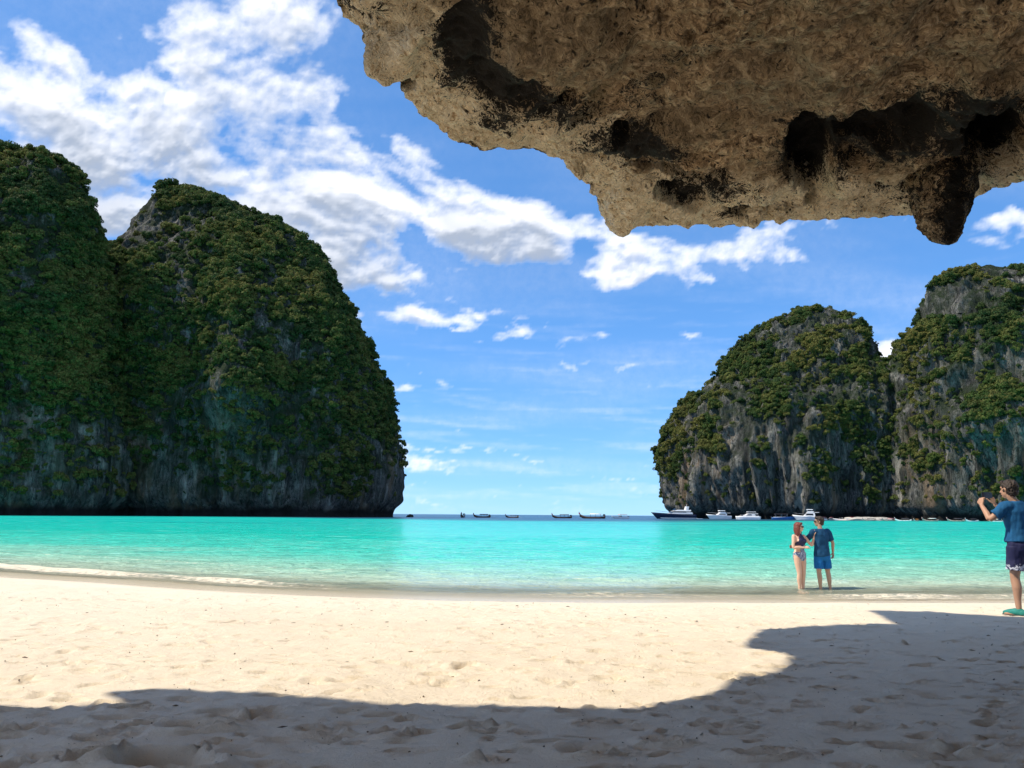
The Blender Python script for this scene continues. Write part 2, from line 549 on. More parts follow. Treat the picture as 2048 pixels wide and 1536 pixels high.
def water_material():
    m, nt, p = new_mat('water')
    co = nt.add('ShaderNodeTexCoord').outputs['Object']
    dep, foam, deep = nt.attr('depth'), nt.attr('foam'), nt.attr('deep')
    pat = nt.noise(nt.scaled(co, (0.05, 0.12, 1.0)), 1.0, 4.0, 0.6)
    d2 = nt.math('MULTIPLY', dep, nt.rng(pat, 0.3, 0.7, 0.72, 1.3))
    d2 = nt.math('DIVIDE', d2, 5.0)
    body = nt.ramp(d2, [(0.0, (0.56, 0.50, 0.36)), (0.040, (0.50, 0.60, 0.44)), (0.10, (0.32, 0.68, 0.50)), (0.22, (0.085, 0.69, 0.52)), (0.48, (0.004, 0.62, 0.47)), (1.0, (0.0, 0.49, 0.42))])
    body = nt.mix(deep, body, (0.008, 0.05, 0.12))
    rip0 = nt.noise(nt.scaled(co, (0.35, 1.3, 1.0)), 1.0, 5.0, 0.65, 0.4)
    body = nt.mix(nt.rng(rip0, 0.48, 0.36, 0.0, 0.30), body, (0.0, 0.20, 0.19))
    body = nt.mix(nt.rng(rip0, 0.54, 0.66, 0.0, 0.35), body, (0.45, 0.78, 0.66))  # pale and dark ripples: glint and trough shade painted into the water colour
    reef = nt.math('MULTIPLY', nt.rng(nt.noise(nt.scaled(co, (0.010, 0.05, 1.0)), 1.0, 5.0, 0.6, 0.5), 0.57, 0.66), nt.rng(dep, 1.5, 3.0, 0.0, 0.5))
    body = nt.mix(reef, body, (0.0, 0.24, 0.26))
    rip = nt.noise(nt.scaled(co, (0.8, 1.9, 1.0)), 1.1, 5.0, 0.6, 0.5)
    rip2 = nt.noise(nt.scaled(co, (1.0, 1.6, 1.0)), 5.5, 4.0, 0.6, 0.8)
    dist = nt.vmath('LENGTH', co)
    far = nt.rng(dist, 30.0, 200.0, 1.0, 0.25)
    nrm = nt.bump(nt.math('ADD', nt.math('MULTIPLY', rip, 1.0), nt.math('MULTIPLY', rip2, 0.25)), nt.math('MULTIPLY', far, 1.0), 0.34)
    fo = nt.noise(nt.scaled(co, (2.2, 5.0, 1.0)), 2.0, 7.0, 0.72, 0.6)
    fm = nt.math('MAXIMUM', nt.rng(nt.math('ADD', foam, nt.math('MULTIPLY', nt.math('SUBTRACT', fo, 0.5), 2.6)), 0.50, 1.05), nt.math('MULTIPLY', nt.attr('swash'), nt.rng(fo, 0.5, 0.62)))
    col = nt.mix(fm, body, (0.80, 0.70, 0.53))
    nt.set(p, 'Base Color', col)
    nt.set(p, 'Roughness', nt.math('ADD', nt.math('MULTIPLY', fm, 0.5), nt.rng(dist, 20.0, 250.0, 0.10, 0.30)))
    p.inputs['IOR'].default_value = 1.33
    p.inputs['Specular IOR Level'].default_value = 0.22
    nt.set(p, 'Normal', nrm)
    nt.set(p, 'Alpha', nt.math('MAXIMUM', nt.rng(dep, 0.0, 0.22, 0.10, 1.0), fm))
    return m


GX, GY, GZ = build_beach()
build_sea()

# ------------------------------------------------------------------ limestone islands
def rock_material():
    m, nt, p = new_mat('limestone')
    co = nt.add('ShaderNodeTexCoord').outputs['Object']
    st = nt.scaled(co, (1.0, 1.0, 0.2))
    streak = nt.noise(st, 0.15, 9.0, 0.72, 0.5)
    fine = nt.noise(st, 0.7, 6.0, 0.7, 0.3)
    big = nt.noise(co, 0.022, 4.0, 0.6)
    a = nt.ramp(streak, [(0.36, (0.030, 0.031, 0.032)), (0.45, (0.105, 0.103, 0.100)), (0.54, (0.21, 0.205, 0.195)), (0.66, (0.42, 0.395, 0.35))])
    a = nt.mix(nt.rng(fine, 0.47, 0.38), a, (0.028, 0.030, 0.032))
    crack = nt.noise(nt.scaled(co, (1.0, 1.0, 0.3)), 0.33, 5.0, 0.7, 1.0)
    a = nt.mix(nt.rng(nt.math('ABSOLUTE', nt.math('SUBTRACT', crack, 0.5)), 0.022, 0.008, 0.0, 0.85), a, (0.015, 0.016, 0.017))
    warm = nt.math('MULTIPLY', nt.rng(nt.noise(st, 0.06, 4.0, 0.6), 0.57, 0.65), nt.attr('low'))
    a = nt.mix(nt.math('MULTIPLY', warm, 0.6), a, (0.34, 0.225, 0.14))
    pale = nt.math('MULTIPLY', nt.rng(nt.noise(nt.scaled(co, (1.0, 1.0, 0.09)), 0.11, 5.0, 0.65), 0.56, 0.64), nt.attr('low'))
    a = nt.mix(nt.math('MULTIPLY', pale, 0.7), a, (0.50, 0.47, 0.42))
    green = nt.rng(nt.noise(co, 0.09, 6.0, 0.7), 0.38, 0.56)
    a = nt.mix(nt.math('MULTIPLY', green, nt.attr('moss_shade')), a, (0.022, 0.036, 0.016))
    tide = nt.attr('tide')
    a = nt.mix(tide, a, (0.02, 0.02, 0.02))
    nt.set(p, 'Base Color', a)
    p.inputs['Roughness'].default_value = 0.92
    p.inputs['Specular IOR Level'].default_value = 0.2
    h = nt.math('ADD', nt.math('MULTIPLY', streak, 1.0), nt.math('MULTIPLY', fine, 0.45))
    nt.set(p, 'Normal', nt.bump(h, 1.0, 5.0))
    return m


def leaf_material(name, cols, trans=0.32):
    m, nt, p = new_mat(name)
    oi = nt.add('ShaderNodeObjectInfo').outputs['Random']
    geo = nt.add('ShaderNodeNewGeometry').outputs['Random Per Island']
    c = nt.ramp(oi, [(i / (len(cols) - 1), k) for i, k in enumerate(cols)])
    loc = nt.add('ShaderNodeObjectInfo').outputs['Location']
    zone = nt.noise(loc, 0.028, 3.0, 0.6)
    c = nt.mix(nt.rng(zone, 0.52, 0.64, 0.0, 0.75), c, (0.19, 0.17, 0.045))
    c = nt.mix(nt.rng(zone, 0.46, 0.36, 0.0, 0.6), c, (0.030, 0.062, 0.022))
    hs = nt.add('ShaderNodeHueSaturation', ins={'Hue': nt.rng(geo, 0, 1, 0.485, 0.52), 'Saturation': 1.0, 'Value': nt.rng(geo, 0, 1, 0.6, 1.4), 'Color': c})
    nt.set(p, 'Base Color', hs.outputs[0])
    p.inputs['Roughness'].default_value = 0.7
    p.inputs['Specular IOR Level'].default_value = 0.2
    tr = nt.add('ShaderNodeBsdfTranslucent', ins={'Color': hs.outputs[0]})
    mx = nt.add('ShaderNodeMixShader', ins={0: trans, 1: p.outputs[0], 2: tr.outputs[0]})
    nt.l.new(mx.outputs[0], nt.n['Material Output'].inputs[0])
    return m


ROCK = rock_material()
LEAF = leaf_material('foliage', [(0.034, 0.062, 0.018), (0.060, 0.100, 0.021), (0.048, 0.082, 0.026), (0.120, 0.150, 0.032), (0.150, 0.145, 0.042), (0.080, 0.124, 0.025)])
BARK = simple('bark', (0.10, 0.075, 0.05), 0.9, 0.3, 3.0, bump=0.4)


def crown_mesh(name, seed, n=560, flat=0.62, leaf=0.145):
    """a lumpy crown of leaf clumps, radius about 1, standing on z = 0"""
    rs = np.random.RandomState(seed)
    lobes = [(np.array([0, 0, 0.35]), 0.62)]
    for k in range(rs.randint(5, 8)):
        a = rs.uniform(0, 2 * math.pi)
        r = rs.uniform(0.35, 0.72)
        lobes.append((np.array([math.cos(a) * r, math.sin(a) * r, rs.uniform(0.05, 0.62)]), rs.uniform(0.28, 0.46)))
    V, F = [], []
    for i in range(n):
        c, r = lobes[rs.randint(len(lobes))]
        d = rs.normal(size=3)
        d[2] = abs(d[2]) * 0.9 - 0.22
        d /= np.linalg.norm(d)
        p = c + d * r * rs.uniform(0.80, 1.06) * np.array([1, 1, 1.0])
        nrm = d + rs.normal(0, 0.45, 3)
        nrm /= np.linalg.norm(nrm)
        t = np.cross(nrm, rs.normal(size=3))
        t /= np.linalg.norm(t)
        b = np.cross(nrm, t)
        sz = leaf * rs.uniform(0.55, 1.15)
        i0 = len(V)
        V += [p - t * sz, p - b * sz * .62 + nrm * sz * .12, p + t * sz, p + b * sz * .62 + nrm * sz * .12]
        F.append([i0, i0 + 1, i0 + 2, i0 + 3])
    return mesh_np(name, np.array(V), np.array(F), LEAF, smooth=False)


CROWNS = [crown_mesh('crown_shape', 100 + i) for i in range(7)]
_vc = bpy.data.collections.new('crown_variants')
for i, me in enumerate(CROWNS):
    _vc.objects.link(bpy.data.objects.new('crown_shape', me))


def scatter_group():
    g = bpy.data.node_groups.new('scatter_crowns', 'GeometryNodeTree')
    g.interface.new_socket('Geometry', in_out='INPUT', socket_type='NodeSocketGeometry')
    g.interface.new_socket('Geometry', in_out='OUTPUT', socket_type='NodeSocketGeometry')
    n, l = g.nodes, g.links
    gi, go = n.new('NodeGroupInput'), n.new('NodeGroupOutput')
    ci = n.new('GeometryNodeCollectionInfo')
    ci.inputs['Collection'].default_value = _vc
    ci.inputs['Separate Children'].default_value = True
    ci.inputs['Reset Children'].default_value = True
    ip = n.new('GeometryNodeInstanceOnPoints')
    ip.inputs['Pick Instance'].default_value = True
    l.new(gi.outputs[0], ip.inputs['Points'])
    l.new(ci.outputs[0], ip.inputs['Instance'])
    for nm, typ, sock in (('idx', 'INT', 'Instance Index'), ('rot', 'FLOAT_VECTOR', 'Rotation'), ('size', 'FLOAT_VECTOR', 'Scale')):
        a = n.new('GeometryNodeInputNamedAttribute')
        a.data_type = typ
        a.inputs['Name'].default_value = nm
        l.new(a.outputs['Attribute'], ip.inputs[sock])
    l.new(ip.outputs[0], go.inputs[0])
    return g


SCATTER = scatter_group()


def forest(name, label, P, size, rot, rs):
    me = bpy.data.meshes.new(name)
    me.vertices.add(len(P))
    me.vertices.foreach_set('co', np.asarray(P, np.float32).ravel())
    a = me.attributes.new('idx', 'INT', 'POINT')
    a.data.foreach_set('value', rs.randint(0, len(CROWNS), len(P)).astype(np.int32))
    a = me.attributes.new('rot', 'FLOAT_VECTOR', 'POINT')
    a.data.foreach_set('vector', np.asarray(rot, np.float32).ravel())
    a = me.attributes.new('size', 'FLOAT_VECTOR', 'POINT')
    a.data.foreach_set('vector', np.asarray(size, np.float32).ravel())
    me.materials.append(LEAF)
    o = link(name, me, label=label, kind='stuff')
    md = o.modifiers.new('scatter', 'NODES')
    md.node_group = SCATTER
    return o


def island(name, label, levels, Yc, depth, seed, bare, nveg, bulges=(), algae_shade=0.35, skew=0.0, patch=0.3, gap=-0.14, power=0.8, size=(1.5, 3.4), veg_low=880, tilt=0.0, flabel='', n_u=330, n_v=240, fluting=1.0):
    """levels: (py, x_left, x_right) of the outline in the photograph, at forward distance Yc"""
    rs = np.random.RandomState(seed)
    lv = []
    xref = at(levels[-1][1], 1000, Yc)[0]
    for (py, xl, xr) in levels:
        py += 9 * (py < 700)
        a, b = at(xl, py, Yc), at(xr, py, Yc)
        for _k in range(6 if skew else 0):                 # the face swings towards the viewer to the right
            a, b = at(xl, py, Yc + skew * (a[0] - xref)), at(xr, py, Yc + skew * (b[0] - xref))
        lv.append((a[2] if skew < -.35 else 0.5 * (a[2] + b[2]), a[0], b[0]))
    lv = np.array(lv[::-1])                                # bottom first
    zmax = lv[-1, 0]
    z = np.concatenate([np.linspace(-9, 12, 26)[:-1], np.linspace(12, zmax, n_v - 25)])
    xl = np.interp(z, lv[:, 0], lv[:, 1])
    xr = np.interp(z, lv[:, 0], lv[:, 2])
    # soften the polyline
    k = np.array([1, 2, 3, 2, 1.]) / 9
    xl[2:-2] = np.convolve(xl, k, 'valid')
    xr[2:-2] = np.convolve(xr, k, 'valid')
    ha, cx = 0.5 * (xr - xl), 0.5 * (xr + xl)
    # sample points more densely on the side that faces the bay
    th = np.linspace(0, 2 * math.pi, n_u, endpoint=False)
    th = th + 0.45 * np.sin(th + math.pi / 2 + math.pi / 2) * 0 - 0.62 * np.sin(th - 1.5 * math.pi)
    hb = depth * (ha / ha.max()) ** 0.6 * (np.sqrt(1 - 0.985 * np.clip(z / zmax, 0, 1) ** 2.6))
    cz = np.cos(th)[None, :]
    sz = np.sin(th)[None, :]
    ex = np.sign(cz) * np.abs(cz) ** power
    ey = np.sign(sz) * np.abs(sz) ** power
    X = cx[:, None] + ha[:, None] * ex
    Y = Yc + tilt * z[:, None] + hb[:, None] * ey
    Y = Y + skew * (X - xref)
    Z = np.repeat(z[:, None], n_u, 1)
    # cap: extra rows closing the top
    caps = []
    for f, dz in ((0.72, 0.6), (0.4, 1.3), (0.05, 1.8)):
        row = np.stack([cx[-1] + (X[-1] - cx[-1]) * f, Y[-1].mean() + (Y[-1] - Y[-1].mean()) * f, np.full(n_u, z[-1] + dz)], -1)
        caps.append(row)
    P = np.concatenate([np.stack([X, Y, Z], -1), np.array(caps)], 0)
    N = grid_normals(P, True)
    sx = seed * 13.7
    x, y, zz = P[..., 0] + sx, P[..., 1], P[..., 2]
    d = 7.5 * fbm(x / 55, y / 55, zz / 75, 3) + 4.0 * fbm(x / 17, y / 17, zz / 30, 3)
    d += fluting * (3.6 * fbm(x / 9, y / 9, zz / 55, 3, ridged=True) - 1.2)
    d += 1.5 * fbm(x / 4.0, y / 4.0, zz / 9.0, 2) + 1.1 * fbm(x / 3.2, y / 3.2, zz / 14, 2, ridged=True)
    d -= d.mean() + 2.2
    px, py = project(P)
    for (bx, by, rx, ry, an, amp) in bulges:
        ca, sa = math.cos(R(an)), math.sin(R(an))
        u = ((px - bx) * ca + (py - by) * sa) / rx
        v = (-(px - bx) * sa + (py - by) * ca) / ry
        d += amp * np.exp(-(u * u + v * v)) * (N[..., 1] < 0.2)
    edge = sstep(zmax + 2, zmax - 12, zz) * 0.8 + 0.2
    P = P + N * (d * edge)[..., None]
    # wave-cut notch at the waterline
    cut = np.exp(-((P[..., 2] - 1.5) / 5.0) ** 2) * (5.5 + 3 * pn(x / 30, y / 30, 0.0))
    hor = N.copy()
    hor[..., 2] = 0
    P = P - hor * cut[..., None] * (P[..., 2] < 14)[..., None]
    N = grid_normals(P, True)
    low = sstep(75, 25, P[..., 2])
    moss_shade = np.clip(algae_shade + 0.6 * N[..., 2] + 0.4 * sstep(20, 90, P[..., 2]), 0, 1)  # moss, plus the left cliffs' shadow painted in as darker rock
    tide = sstep(5.5, 2.5, P[..., 2] + 2 * pn(x / 8, y / 8, 0.0))
    me = mesh_np(name, P.reshape(-1, 3), grid_faces(n_u, P.shape[0], True), ROCK, attrs={'low': low, 'moss_shade': moss_shade, 'tide': tide})
    isl = link(name, me, label=label, kind='structure')

    # ---- forest clinging to it
    A = np.linalg.norm(np.cross(np.roll(P, -1, 1) - P, np.gradient(P, axis=0)), axis=-1)
    px, py = project(P)
    tocam = CAM - P
    tocam /= np.linalg.norm(tocam, axis=-1, keepdims=True)
    facing = (N * tocam).sum(-1)
    w = np.clip(0.55 + 0.7 * N[..., 2], 0.15, 1.2)
    nz = fbm(x / 24, y / 24, zz / 24, 3)
    nz2 = fbm(x / 9 + 31, y / 9, zz / 7, 3)
    w = w * (patch + (1 - patch) * sstep(gap, gap + 0.2, nz + 0.7 * nz2))
    w = w * np.where(py > veg_low, sstep(veg_low + 110, veg_low - 20, py + 70 * nz) * 0.9 + 0.05, 1.0)
    for (bx, by, rx, ry, an, dens) in bare:
        ca, sa = math.cos(R(an)), math.sin(R(an))
        u = ((px - bx) * ca + (py - by) * sa) / rx
        v = (-(px - bx) * sa + (py - by) * ca) / ry
        g = sstep(1.15, 0.75, np.sqrt(u * u + v * v) + 0.5 * nz)
        w = w * (1 - g) + g * dens
    w = w * A * (facing > -0.25) * (P[..., 2] > 9) * (px > -160) * (px < 2200)
    w = w.ravel()
    idx = rs.choice(len(w), nveg, p=w / w.sum())
    Q = P.reshape(-1, 3)[idx]
    Nq = N.reshape(-1, 3)[idx]
    s = 0.75 + (size[1] * 1.15 - 0.75) * rs.rand(nveg) ** 2.4
    Q = Q + rs.normal(0, 0.7, (nveg, 3)) - np.array([0, 0, 0.3]) + Nq * (0.1 * s)[:, None]
    S = np.stack([s * rs.uniform(.85, 1.25, nveg), s * rs.uniform(.85, 1.25, nveg), s * rs.uniform(.95, 1.45, nveg)], -1)
    # crowns lean out from the wall
    ax = np.stack([-Nq[:, 1], Nq[:, 0]], -1)
    lean = 0.55 * np.clip(1 - Nq[:, 2], 0, 1)
    rot = np.stack([-Nq[:, 1] * lean, Nq[:, 0] * lean, rs.uniform(0, 6.28, nveg)], -1)
    rot[:, :2] += rs.normal(0, 0.12, (nveg, 2))
    forest('forest', flabel, Q, S, rot, rs)
    return P, N


L1 = island('karst_cliff', 'tall dark limestone cliff with forest at the left edge',
            [(293, -90, 15), (300, -160, 70), (307, -220, 108), (318, -300, 145), (340, -330, 168), (385, -380, 176), (420, -420, 186), (450, -450, 194), (490, -480, 190),
             (540, -500, 198), (620, -520, 218), (800, -540, 240), (950, -550, 246), (1035, -560, 240)],
            365, 62, 3, [(40, 890, 130, 120, 0, .10), (200, 720, 40, 120, 0, .25), (170, 950, 140, 80, 0, .06)], 13000, patch=.10, algae_shade=0.7, veg_low=775, size=(1.3, 2.9), flabel='dense dark forest covering the cliff at the left edge')
L2 = island('karst_cliff', 'domed forested limestone island left of the bay mouth',
            [(364, 322, 352), (370, 314, 385), (380, 303, 430), (400, 294, 480), (415, 288, 507), (440, 268, 562), (465, 254, 600), (490, 240, 622), (510, 220, 640), (555, 190, 668), (600, 180, 690),
             (640, 175, 720), (690, 172, 744), (740, 170, 764), (800, 168, 775), (850, 166, 781), (900, 165, 795), (940, 164, 799), (990, 163, 796), (1040, 160, 798)],
            430, 60, 5, [(282, 440, 40, 85, 25, .0), (350, 450, 85, 48, -25, .03), (420, 485, 40, 35, 0, .2), (330, 660, 70, 55, 20, .2), (330, 870, 70, 60, 0, .12), (690, 850, 70, 150, 0, .3), (600, 610, 40, 40, 0, .25), (480, 930, 60, 60, 0, .15)],
            16000, patch=.10, algae_shade=0.7, bulges=[(470, 640, 60, 110, -12, 11), (480, 790, 70, 80, -25, 24), (300, 600, 50, 80, 0, 6)], veg_low=835, size=(1.3, 3.0), flabel='dense forest over the domed island left of the bay mouth')
R1 = island('karst_cliff', 'rounded limestone island with green crown right of the bay mouth',
            [(609, 1605, 1650), (613, 1592, 1668), (625, 1562, 1695), (645, 1518, 1712), (660, 1500, 1722), (680, 1482, 1728), (720, 1453, 1740), (760, 1431, 1750), (780, 1402, 1760), (800, 1373, 1762), (840, 1341, 1764),
             (870, 1327, 1765), (900, 1317, 1766), (930, 1316, 1767), (970, 1322, 1767), (1000, 1330, 1767), (1040, 1340, 1767)],
            560, 85, 8, [(1622, 790, 62, 62, 0, .05), (1540, 800, 40, 40, 0, .25), (1400, 960, 60, 80, 0, .03), (1620, 985, 160, 80, 0, .02), (1350, 900, 25, 60, 0, .25), (1470, 700, 30, 50, 30, .35), (1740, 850, 25, 170, 0, .15), (1640, 935, 20, 40, 0, .3), (1748, 740, 14, 120, 0, .04)],
            8500, patch=0.01, gap=0.02, skew=-0.3, bulges=[(1500, 990, 30, 90, 0, 8), (1620, 1000, 40, 90, 0, 9), (1400, 960, 22, 80, 12, 7), (1700, 960, 30, 130, 0, -10)], veg_low=905, size=(1.3, 2.9), fluting=1.9, flabel='green forest on the rounded island right of the bay mouth')
R2 = island('karst_cliff', 'grey limestone cliff wall with green patches at the right edge',
            [(528, 1950, 1995), (533, 1928, 2020), (545, 1896, 2075), (570, 1864, 2150), (600, 1851, 2220), (628, 1850, 2280), (646, 1856, 2310), (654, 1826, 2330), (670, 1806, 2350), (690, 1796, 2380), (720, 1788, 2420),
             (800, 1778, 2480), (850, 1772, 2520), (900, 1774, 2550), (950, 1766, 2580), (1040, 1758, 2600)],
            470, 80, 12, [(1900, 605, 80, 40, -10, .0), (1830, 800, 60, 60, 0, .1), (1950, 930, 70, 70, 0, .06), (1880, 690, 90, 35, -20, .12), (1800, 720, 40, 50, 0, .2), (1850, 850, 90, 70, -30, .08), (1880, 985, 140, 60, 0, .03), (2010, 720, 50, 50, 0, .1), (2020, 970, 60, 50, 0, .12), (1800, 960, 50, 80, 0, .04), (1785, 800, 22, 130, 0, .05)],
            6200, patch=0.01, gap=0.07, skew=-0.4, bulges=[(1990, 850, 80, 70, 0, 10), (1920, 740, 110, 22, -35, 7), (1900, 975, 40, 70, 0, 6)], veg_low=930, size=(1.2, 2.8), fluting=1.7, flabel='green patches of forest on the grey cliff at the right edge')

# ------------------------------------------------------------------ the overhanging rock above the camera
def overhang_material():
    m, nt, p = new_mat('cave_rock')
    co = nt.add('ShaderNodeTexCoord').outputs['Object']
    cream, black = nt.attr('cream'), nt.attr('black')
    wv = nt.scaled(nt.vmath('SUBTRACT', nt.noise(co, 2.5, 4.0, 0.6, out=1), (0.5, 0.5, 0.5)), (0.5, 0.5, 0.5))
    cw = nt.vmath('ADD', co, wv)
    worm = nt.noise(cw, 9.0, 6.0, 0.68, 1.6)
    worm2 = nt.noise(cw, 26.0, 4.0, 0.65, 1.2)
    big = nt.noise(co, 0.9, 5.0, 0.6)
    a = nt.ramp(worm, [(0.37, (0.12, 0.075, 0.040)), (0.46, (0.42, 0.285, 0.160)), (0.54, (0.62, 0.445, 0.265)), (0.64, (0.88, 0.69, 0.45))])
    a = nt.mix(nt.rng(big, 0.44, 0.60), a, nt.mix(0.5, a, (0.22, 0.18, 0.115)))
    olive = nt.rng(nt.noise(co, 1.6, 5.0, 0.65), 0.56, 0.66)
    a = nt.mix(nt.math('MULTIPLY', olive, 0.5), a, (0.13, 0.12, 0.055))
    crn = nt.rng(nt.math('ADD', cream, nt.math('MULTIPLY', nt.math('SUBTRACT', nt.noise(cw, 2.2, 5.0, 0.6), 0.5), 1.3)), 0.28, 0.52)
    crc = nt.ramp(worm, [(0.36, (0.48, 0.33, 0.18)), (0.42, (0.84, 0.67, 0.43)), (0.52, (0.97, 0.86, 0.64)), (0.66, (0.90, 0.68, 0.40))])
    a = nt.mix(crn, a, crc)
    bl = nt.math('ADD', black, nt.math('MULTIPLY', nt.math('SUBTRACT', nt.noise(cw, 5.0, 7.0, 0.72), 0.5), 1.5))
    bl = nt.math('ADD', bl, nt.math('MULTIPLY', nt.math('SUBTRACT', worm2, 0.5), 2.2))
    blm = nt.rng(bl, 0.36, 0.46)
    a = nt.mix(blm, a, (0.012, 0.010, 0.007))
    pit = nt.add('ShaderNodeTexVoronoi', ins={'Vector': cw, 'Scale': 13.0})
    pm = nt.math('MULTIPLY', nt.rng(pit.outputs['Distance'], 0.30, 0.16), nt.rng(nt.noise(co, 1.3, 4.0), 0.48, 0.58))
    a = nt.mix(nt.math('MAXIMUM', nt.rng(worm2, 0.41, 0.34), pm), a, (0.035, 0.025, 0.015))
    nt.set(p, 'Base Color', a)
    p.inputs['Roughness'].default_value = 0.9
    p.inputs['Specular IOR Level'].default_value = 0.25
    h = nt.math('SUBTRACT', nt.math('ADD', worm, nt.math('MULTIPLY', worm2, 0.5)), nt.math('MULTIPLY', pm, 0.25))
    nt.set(p, 'Normal', nt.bump(h, 1.0, 0.22))
    return m


def build_overhang():
    vis = [(672, -40, 5.3), (676, 15, 5.45), (735, 72, 5.9), (738, 150, 6.1), (800, 172, 6.3), (832, 205, 6.6), (880, 258, 7.0), (945, 302, 7.4), (1050, 300, 7.7), (1150, 326, 7.9),
           (1165, 352, 8.1), (1200, 400, 8.6), (1222, 458, 9.2), (1255, 468, 9.3), (1275, 452, 9.25), (1400, 450, 9.3), (1495, 452, 9.4), (1530, 440, 9.4), (1620, 440, 9.3), (1700, 437, 9.2), (1830, 430, 9.0), (1950, 395, 8.6),
           (2060, 350, 8.0), (2200, 330, 7.6)]
    V = [at(*v) for v in vis]
    left = [np.array(v, float) for v in [(3.5, -5.0, 6.8), (-1.5, -4.2, 7.2), (-5.0, -1.8, 7.2), (-4.6, 1.6, 6.7), (-2.4, 3.6, 6.3)]]
    right = [np.array(v, float) for v in [(8.2, 7.8, 4.6), (10, 6.8, 2.0), (11, 4, -.2), (11.5, -1, -.2), (10.5, -4.5, -.2), (8, -5.6, 3.5)]]
    loop = np.array(left + V + right)
    seg = np.linalg.norm(np.roll(loop, -1, 0) - loop, axis=1)
    dens = np.array([3.0] * (len(left) - 2) + [22.0, 26.0] + [62.0] * (len(V) - 1) + [16.0] + [3.0] * len(right))
    cnt = np.maximum((seg * dens).astype(int), 2)
    rim, tpar = [], []
    n = len(loop)
    for i in range(n):
        p0, p1, p2, p3 = loop[(i - 1) % n], loop[i], loop[(i + 1) % n], loop[(i + 2) % n]
        for k in range(cnt[i]):
            t = k / cnt[i]
            q = 0.5 * ((2 * p1) + (-p0 + p2) * t + (2 * p0 - 5 * p1 + 4 * p2 - p3) * t * t + (-p0 + 3 * p1 - 3 * p2 + p3) * t ** 3)
            lin = p1 * (1 - t) + p2 * t
            rim.append(0.5 * q + 0.5 * lin)
            tpar.append(i + t)
    rim, tpar = np.array(rim), np.array(tpar)
    nu = len(rim)
    C = np.array([2.2, 0.6])
    # underside rings, centre to rim
    s = np.concatenate([np.linspace(0.02, 0.42, 22)[:-1], np.linspace(0.42, 0.90, 150)[:-1], np.linspace(0.90, 1.0, 60)])
    XY = C[None, None, :] + s[:, None, None] * (rim[None, :, :2] - C)
    yy = XY[..., 1]
    curl = 0.12 * np.exp(-((s - 0.87) / 0.055) ** 2)[:, None] * (rim[:, 2] > 4.0)[None]
    ceil = 4.62 + 0.078 * np.maximum(yy, 0) + 0.25 * np.sin(XY[..., 0] * 0.5 + 1) * 0.6
    back = sstep(0.55, 1.0, s)[:, None] * np.ones(nu)[None]
    lowrim = rim[:, 2] < 4.0
    w = np.where(lowrim[None, :], sstep(0.35, 1.0, s)[:, None], (sstep(0.62, 1.0, s) ** 1.5)[:, None])
    Z = ceil * (1 - w) + rim[None, :, 2] * w
    Z = Z - curl
    U = np.concatenate([XY, Z[..., None]], -1)
    # outer face: out of the rim, up to the brow that throws the shade on the sand, then the top
    S = [(-700, 1420), (-200, 1418), (0, 1417), (150, 1418), (262, 1418), (215, 1390), (330, 1386), (560, 1394), (670, 1419), (790, 1405), (900, 1412), (1040, 1437), (1250, 1424), (1440, 1384), (1475, 1352), (1500, 1362),
         (1560, 1342), (1592, 1312), (1500, 1293), (1530, 1262), (1620, 1253), (1790, 1249), (1740, 1222), (1850, 1221), (2000, 1233), (2300, 1238), (2900, 1242)]
    zt = 7.2
    brow = []
    for i_, (a, b) in enumerate(S):
        g = ground_hit(a, b)
        zt = float(np.interp(i_, [0, 13, 17, 26], [7.2, 7.2, 9.2, 9.2]))
        L = (zt - g[2]) / math.tan(SUN_EL)
        brow.append([g[0] + SUN_DIR[0] * L, g[1] + SUN_DIR[1] * L, zt])
    brow = np.array(brow)
    # spread the brow over the rim from the left point to the right end
    i0, i1 = 3.0, len(left) + len(V) - 1.0
    bl = np.concatenate([[0], np.cumsum(np.linalg.norm(np.diff(brow, axis=0), axis=1))])
    bl /= bl[-1]
    anchors = {0: 3.0, 11: 4.35, 13: 4.85, 17: 6.0, 19: 8.0, 21: 12.0, 22: 14.0, 24: 20.0, 26: i1}
    f = np.interp(tpar, list(anchors.values()), [bl[k] for k in anchors])
    top = np.stack([np.interp(f, bl, brow[:, k]) for k in range(3)], -1)
    # elsewhere the mass just goes straight up and out
    zt = 7.2
    outw = rim[:, :2] - C
    outw /= np.linalg.norm(outw, axis=1)[:, None]
    plain = np.concatenate([rim[:, :2] + outw * 2.0, np.full((nu, 1), zt)], 1)
    inside = (sstep(i0 - 1.0, i0, tpar) * sstep(i1 + 2.0, i1, tpar))[:, None]
    top = top * inside + plain * (1 - inside)
    rows = []
    for g in np.concatenate([np.linspace(0.012, 0.2, 16), np.linspace(0.23, 1, 26)]):
        h = (g ** np.where(tpar > 4.9, np.where(tpar < 9.0, 5.0, 2.6), 1.5))[:, None]
        rows.append(np.concatenate([rim[:, :2] * (1 - h) + top[:, :2] * h, (rim[:, 2] * (1 - g) + top[:, 2] * g)[:, None]], 1))
    for g, dz in ((0.96, 0.1), (0.8, 1.2), (0.6, 2.6), (0.3, 4.0), (0.02, 4.5)):
        rows.append(np.concatenate([C + (top[:, :2] - C) * g, (top[:, 2] * g + 8.0 * (1 - g) + dz)[:, None]], 1))
    O = np.array(rows)
    P = np.concatenate([U, O], 0)
    nring = len(U)
    N = -grid_normals(P, True)
    px, py = project(P)
    x, y, z = P[..., 0], P[..., 1], P[..., 2]
    srow = np.concatenate([s, np.ones(len(O))])[:, None]
    onunder = np.arange(len(P))[:, None] < nring
    soft = sstep(1.0, 0.93, srow) * 0.8 + 0.2                     # keep the rim where it is
    soft = np.where(onunder, soft, 0.2)
